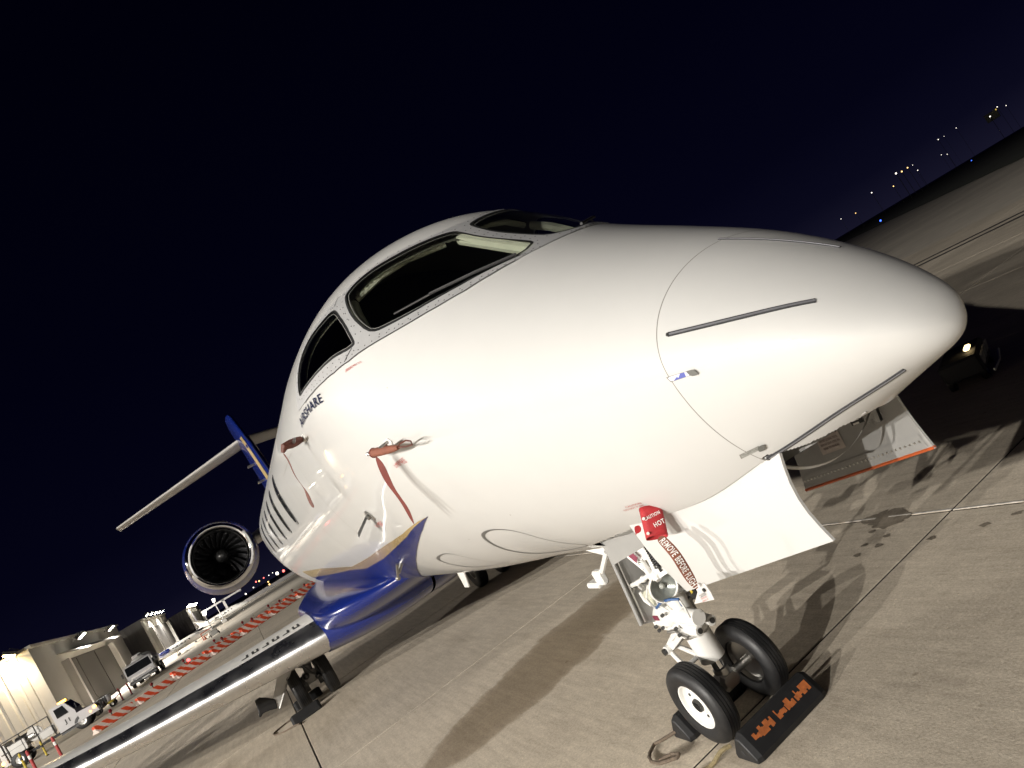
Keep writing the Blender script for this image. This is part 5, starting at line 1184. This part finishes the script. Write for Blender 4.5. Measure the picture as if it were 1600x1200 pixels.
for y_, z_, l_, h_ in ((-1.75, 1.0, .75, .55), (-3.3, 1.15, .95, .7)): MB().cham((.55, y_, z_), (.75, l_, h_), .04).build('equipment_box', TANK, tr)
MB().tube((.3, -2.4, 1.30), (.3, -3.4, 1.35), .34, n=18).build('hose_reel', BRUSHED, tr); MB().lathe([(-.05, .42), (.05, .42), (.05, .05), (-.05, .05)], (.55, -2.35, 1.35), (1, 0, 0), 20, closed=True).build('reel_disc', TANK, tr)
fr2 = MB(); 
for yy in (-1.35, -2.2, -3.0, -4.0): fr2.path([(.9, yy, .6), (.9, yy, 1.85)], .035, 6)
fr2.path([(.9, -1.35, 1.85), (.9, -4.2, 1.85)], .035, 6); fr2.path([(.9, -1.3, 1.2), (.9, -4.2, 1.2)], .03, 6); fr2.build('side_rails', DKMETAL, tr)
MB().cham((0, -4.1, 1.1), (1.7, .5, 1.3), .05).build('rear_locker', TANK, tr)
for z in (1.95, .75): MB().sphere((.85, -4.30, z), .10).build('rear_beacon', AMBER, tr)
for y in (0.12, -3.5):
    road_wheel((.80, y, .46), .46, .28, tr, face=1); road_wheel((-.80, y, .46), .46, .28, tr, face=-1)
# flat-nosed tanker truck facing the camera
t2 = empty('tanker_truck', (-66.5, -11.55, 0)); tag(t2, 'flat-nosed pale tanker truck facing the jet beside the middle hangar', 'truck')
MB().prism([(0, -1.1, .55), (.05, -1.1, 1.05), (-.15, -1.1, 1.85), (-.35, -1.1, 1.95), (-1.3, -1.1, 1.95), (-1.3, -1.1, .55)], (0, 2.2, 0)).build('cab', TRUCKW, t2, bevel=.05)
MB().prism([(.052, -1.0, 1.10), (.052, 1.0, 1.10), (-.135, .96, 1.78), (-.135, -.96, 1.78)], (.02, 0, .01)).build('windscreen', TGLASS, t2)
MB().prism([(-.12, 1.105, 1.10), (-.9, 1.105, 1.10), (-.9, 1.105, 1.75), (-.25, 1.105, 1.75)], (0, .01, 0)).build('side_window', TGLASS, t2)
MB().box((.06, 0, .82), (.05, 1.7, .16)).build('grille', BRUSHED, t2); MB().cham((.05, 0, .42), (.3, 2.2, .24), .04).build('bumper', DKMETAL, t2); MB().box((.21, .2, .40), (.03, .6, .1)).build('number_plate', WHITETXT, t2)
for y in (-.85, .85): MB().cham((.08, y, .66), (.06, .3, .14), .02).build('headlight', BRUSHED, t2)
MB().path([(-1.5, 0, 1.25), (-1.6, 0, 1.25), (-6.3, 0, 1.25), (-6.4, 0, 1.25)], [.6, .95, .95, .6], 24).build('tank', TANK, t2, angle=50)
MB().box((-3.5, 0, .5), (6, .9, .2)).build('chassis', BLACKR, t2)
MB().box((-.1, -1.3, 1.35), (.08, .14, .36)).build('wing_mirror', BLACKR, t2); MB().box((-.1, 1.3, 1.35), (.08, .14, .36)).build('wing_mirror', BLACKR, t2)
eq = MB(); eq.cham((-1.9, 1.0, .95), (.6, .5, .8), .04); eq.build('pump_cabinet', DKMETAL, t2); MB().sphere((-1.5, 1.1, 1.2), .28).build('hose_reel', BRUSHED, t2)
for x in (-.75, -4.6, -5.5):
    for y in (-.95, .95): road_wheel((x, y, .42), .42, .26, t2, axis=(0, 1, 0), face=1 if y > 0 else -1)
# ground power cart
gp_ = empty('power_cart', (-57.8, -13.2, 0)); tag(gp_, 'small white ground power cart on wheels beside the near hangar door', 'power cart')
MB().cham((0, 0, .72), (.9, 1.0, .5), .10).build('housing', TRUCKW, gp_); MB().box((0, 0, .40), (1.0, 1.3, .14)).build('deck', YELL, gp_); MB().box((.46, .12, .75), (.02, .4, .3)).build('louvre', BLACKR, gp_)
for y in (-.5, .5):
    for x in (-.4, .4): road_wheel((x, y, .2), .2, .14, gp_, face=1 if x > 0 else -1)
MB().path([(0, .65, .4), (0, 1.1, .55), (0, 1.25, .8)], .03, 6).build('tow_bar', REDPOST, gp_)
# posts
def post(p, h, r, m, label, cap=None):
    root = empty('bollard', (p[0], p[1], 0)); tag(root, label, 'bollard', 'posts along the apron road')
    MB().tube((0, 0, 0), (0, 0, h), r, r, 12).build('pole', m, root); MB().tube((0, 0, h), (0, 0, h+.06), r*.8, r*.5, 12).build('cap', m, root)
    MB().tube((0, 0, h*.62), (0, 0, h*.80), r*1.03, r*1.03, 12, caps=False).build('band', WHITETXT if m is REDPOST else BLACKTXT, root)
    MB().tube((0, 0, 0), (0, 0, .05), r*2.2, r*1.8, 12).build('base_plate', DKMETAL, root)
post((-36.631,-11.643,0.000), .95, .065, REDPOST, 'red post with white band in front of the J1 truck, right of two'); post((-37.447,-12.893,0.000), 1.0, .065, REDPOST, 'red post at the lower left picture edge, left of two')
post((-45.805,-14.413,0.000), .85, .05, YELL, 'thin yellow post behind the J1 truck wheels'); post((-45.145,-15.291,0.000), .9, .06, YELL, 'bright yellow post nearest the lower left corner')
post((-57.426,-12.042,0.000), .9, .06, REDPOST, 'red post between the power cart and the tanker truck, left one'); post((-57.762,-11.459,0.000), .9, .06, REDPOST, 'red post right beside the tanker truck bumper')
# portable light towers
def light_tower(p, h, label, lit=True):
    root = empty('light_tower', (p[0], p[1], 0)); tag(root, label, 'light tower', 'portable light towers')
    MB().path([(0, 0, .3), (0, 0, h)], .06, 8).build('mast', TRUCKW, root); MB().cham((0, 0, .35), (.9, .7, .5), .06).build('trailer', TANK, root)
    MB().tube((0, 0, h-.15), (.1, .12, h+.25), .16, .22, 16).build('lamp_head', FARW if lit else TRUCKW, root)
    for y in (-.4, .4): road_wheel((0, y, .16), .16, .1, root, axis=(0, 1, 0))
light_tower((-76, -5.9, 0), 2.4, 'white portable light tower beside the parked jets'); light_tower((-105, -5.6, 0), 3.4, 'thin lamp mast behind the far white jet')
lt = empty('service_tower', (-74, -12.3, 0)); tag(lt, 'white upright service tower behind the tanker truck cab', 'tower'); MB().cham((0, 0, 1.5), (.7, .75, 1.9), .05).build('cabinet', TRUCKW, lt); MB().box((.36, .25, 1.5), (.02, .2, 1.7)).build('dark_panel', BLACKR, lt); MB().box((0, 0, .3), (.5, .5, .6)).build('foot', DKMETAL, lt)
# ================================================================ PARKED JETS BEYOND
def small_jet(loc, rz, s_, label, tail_m, reg):
    root = empty('parked_jet', loc, rz); tag(root, label, 'airplane', 'jets parked beyond the barricades'); root.scale = (s_, s_, s_)
    P_ = [(5.0, 0, 1.05, .03), (4.7, 0, 1.1, .22), (4.0, 0, 1.2, .42), (3.0, 0, 1.32, .58), (1.8, 0, 1.42, .68), (-2.0, 0, 1.42, .68), (-3.6, 0, 1.55, .5), (-5.0, 0, 1.75, .18)]
    MB().path([(p[0], p[1], p[2]) for p in P_], [p[3] for p in P_], 20).build('fuselage', WHITE2, root, angle=60)
    MB().prism([(3.3, -.42, 1.62), (2.75, -.50, 1.80), (2.75, .50, 1.80), (3.3, .42, 1.62)], (.05, 0, .08)).build('windscreen', TGLASS, root)
    for k in range(5): 
        for y in (-1, 1): MB().tube((1.6-.7*k, y*.62, 1.62), (1.6-.7*k, y*.70, 1.62), .12, n=10).build('cabin_window', TGLASS, root)
    for y in (-1, 1):
        MB().prism([(.6, y*.4, 1.0), (-1.2, y*.4, 1.0), (-2.2, y*4.6, 1.28), (-1.5, y*4.6, 1.28)], (0, 0, .10)).build('wing', WHITE2, root)
        MB().path([(-1.7, y*.95, 1.75), (-1.9, y*.95, 1.75), (-3.1, y*.95, 1.75), (-3.4, y*.95, 1.75)], [.24, .32, .28, .18], 14).build('engine', tail_m, root, angle=60)
        MB().prism([(-4.5, y*.05, 3.0), (-5.2, y*.05, 3.0), (-5.5, y*1.7, 3.05), (-5.1, y*1.7, 3.05)], (0, 0, .06)).build('tailplane', WHITE2, root)
        MB().tube((-.9, y*1.0, .2), (-.9, y*.9, 1.0), .05, n=8).build('main_leg', DKMETAL, root); road_wheel((-.9, y*1.0, .2), .2, .14, root, axis=(0, 1, 0))
    MB().prism([(-3.2, -.05, 1.9), (-4.9, -.05, 1.9), (-5.4, -.05, 3.1), (-4.7, -.05, 3.1)], (0, .10, 0)).build('fin', tail_m, root)
    MB().prism([(-1.0, -.69, 1.25), (-3.2, -.60, 1.15), (-4.6, -.36, 1.6), (-4.6, -.36, 1.9), (-2.6, -.62, 1.55)], (0, -.03, 0)).build('tail_stripe', tail_m, root)
    MB().tube((3.4, 0, .16), (3.4, 0, 1.0), .04, n=8).build('nose_leg', DKMETAL, root); road_wheel((3.4, 0, .16), .16, .1, root, axis=(0, 1, 0))
    text_on('registration', reg, (-.9, -.715, 1.40), (1, 0, 0), (0, 0, 1), .22, BLACKTXT, root, 1.4, .02)
    return root
small_jet((-84, -9.6, 0), R(88), .62, 'small jet with blue tail and stripe parked past the tanker truck', BLUE, 'N677T')
small_jet((-112, -5.4, 0), R(86), .72, 'plain white jet parked farther along, below the engine', WHITE2, 'N7450')
small_jet((-98, -8.9, 0), R(88), .42, 'smallest pale jet between the blue-tailed jet and the light tower', TANK, 'N41')
# work stand with red rails and cones by the far jets
ws = empty('work_stand', (-82, -6.8, 0)); tag(ws, 'orange and white work stand by the smallest pale jet', 'work stand')
m_ = MB(); 
for y in (-.6, .6): m_.path([(0, y, 0), (0, y, .8)], .04, 6)
m_.path([(0, -.6, .8), (0, .6, .8)], .04, 6); m_.path([(0, -.6, .4), (0, .6, .4)], .04, 6); m_.build('frame', ORANGE, ws)
for k, y in enumerate((-.35, .1, .5)): MB().tube((.3, y, 0), (.3, y, .5), .14, .03, 10).build('cone', ORANGE if k != 1 else WHITETXT, ws)
# far terminal edge with coloured lights
fw2 = empty('perimeter_wall', (-165, 0, 0)); tag(fw2, 'long low pale wall at the far end of the apron', 'wall'); MB().box((0, 6, .5), (.6, 24, .7)).build('wall_face', TRUCKW, fw2, smooth=False); MB().box((0, -6, 1.7), (.5, .5, 3.4)).build('gate_post', TRUCKW, fw2, smooth=False); MB().box((0, -6, 3.3), (.5, 8, .35)).build('gate_beam', TRUCKW, fw2, smooth=False)
def far_lamp(p, m, label, r=.5, ground=0):
    root = empty('street_lamp', (p[0], p[1], ground)); tag(root, label, 'lamp', 'distant lamps')
    MB().tube((0, 0, 0), (0, 0, max(.3, p[2]-ground)), r*.16, n=6).build('pole', DKMETAL, root); MB().sphere((0, 0, p[2]-ground), r*.48, 10, 6).build('lamp_head', m, root)
for (p, m, r_, wh) in [((-202.23,7.52,2.23), FARW, .9, 'brightest white lamp'), ((-201.45,9.17,1.93), FARR, .7, 'red lamp against the fuselage'), ((-215.41,3.09,2.99), FARY, .45, 'amber lamp over the wall'), ((-214.75,4.48,3.11), FARR, .35, 'small red lamp'), ((-214.51,4.99,1.53), FARY, .4, 'lower amber lamp'), ((-214.53,4.95,0.73), FARY, .45, 'lowest amber lamp'), ((-224.95,6.33,3.03), FARW, .3, 'small white lamp'), ((-224.36,7.56,3.09), FARW, .25, 'tiny white lamp'), ((-221.27,2.41,3.33), FARR, .45, 'red lamp beside the gate beam'), ((-221.90,1.09,2.29), FARW, .35, 'white lamp under the gate beam'), ((-223.12,-1.48,1.85), FARW, .5, 'white lamp at the gate post')]:
    far_lamp(p, m, wh+' in the far cluster behind the engine', r_)
# lights of the town on the far right horizon
for (p, m, r_, wh) in [((-162.21,254.60,10.75), FARW, .62, 'white lamp, first in the close trio'), ((-161.29,256.55,10.26), FARY, .50, 'amber lamp, middle of the close trio'), ((-160.20,258.84,10.38), FARY, .45, 'amber lamp, last of the close trio'), ((-159.30,260.72,10.21), FARW, .22, 'faint lamp above the close trio'), ((-167.08,244.38,9.32), FARW, .40, 'white lamp left of the close trio'), ((-157.51,217.93,5.63), FARY, .28, 'amber lamp low near the radome'), ((-159.76,213.20,6.53), FARW, .22, 'white lamp lowest near the radome'), ((-150.78,232.08,6.82), FARY, .34, 'amber lamp below the close trio'), ((-152.81,251.09,7.42), FARW, .28, 'white lamp right of the close trio'), ((-177.93,314.68,15.16), FARW, .36, 'single white lamp higher up the slope'), ((-176.73,317.20,15.06), FARW, .2, 'faint lamp up the slope'), ((-174.05,322.83,15.42), FARW, .28, 'white lamp halfway up the slope'), ((-166.80,291.51,8.44), FARW, .24, 'left of the paired faint lamps'), ((-165.93,293.35,7.48), FARW, .24, 'right of the paired faint lamps'), ((-167.75,336.07,12.18), FARW, .55, 'white lamp under the lit shed'), ((-165.72,340.35,14.12), FARW, .38, 'white lamp over the lit shed'), ((-164.23,343.47,12.63), FARW, .3, 'lamp right of the lit shed')]:
    far_lamp(p, m, wh+' on the dark right horizon', r_)
sh = empty('far_shed', (-170.25,342.47,13.15)); tag(sh, 'dim lit shed with yellow sign on the far right horizon', 'building')
MB().box((0, 0, -1.2), (5, 4, 3.4), rz=R(25)).build('wall', mat('shed_wall', (.10, .10, .09), rough=.8, var=.2), sh, smooth=False); MB().box((0, 0, .6), (5.6, 4.6, .2), rz=R(25)).build('roof', HDARK, sh, smooth=False)
MB().cham(Vector((-166.17,339.40,13.47))-Vector((-170.25,342.47,13.15)), (.4, 1.3, .6), .1, rz=R(25)).build('lit_sign', mat('yellow_sign_lit', (.8, .6, .1), emit=(1, .7, .12), es=.7), sh)
for p, wh in (((-166.158,304.873,0.350), 'blue taxiway light on a short stem in the dark grass, farther right'), ((-86.249,125.514,0.350), 'pale blue taxiway light on a short stem near the radome')):
    root = empty('taxi_light', (p[0], p[1], 0)); tag(root, wh, 'light', 'blue taxiway lights'); MB().tube((0, 0, 0), (0, 0, .3), .05, n=8).build('stem', YELL, root); MB().sphere((0, 0, .40), .17, 10, 8).build('lens', BLUEL, root)
# ================================================================ CART IN THE JET'S SHADOW
q = Vector((-1.456,5.250,0.000)); ct = empty('equipment_cart', (q.x, q.y, 0), R(25)); ct.scale = (.8, .8, .8); tag(ct, 'low dark equipment cart with a lit lamp in the shadow beyond the nose', 'cart')
MB().cham((0, 0, .24), (.5, .95, .26), .03).build('body', DARK, ct)
for k in range(3): MB().cham((.26, -.30+.30*k, .26), (.03, .20, .15), .008, ry=R(12)).build('panel', GREYP, ct)
MB().path([(.33, -.5, .10), (.36, 0, .09), (.33, .5, .10)], .018, 8).build('bumper_rail', BRUSHED, ct)
MB().cham((.14, -.16, .42), (.07, .22, .04), .012).build('lamp_bar', mat('cart_lamp', (.9, .7, .4), emit=(1, .74, .36), es=4), ct)
MB().path([(.12, -.05, .36), (.12, -.05, .42)], .012, 6).build('lamp_bracket', BRUSHED, ct)
for y in (-.36, .36):
    for x in (-.2, .2): road_wheel((x, y, .11), .11, .08, ct, face=1 if x > 0 else -1)
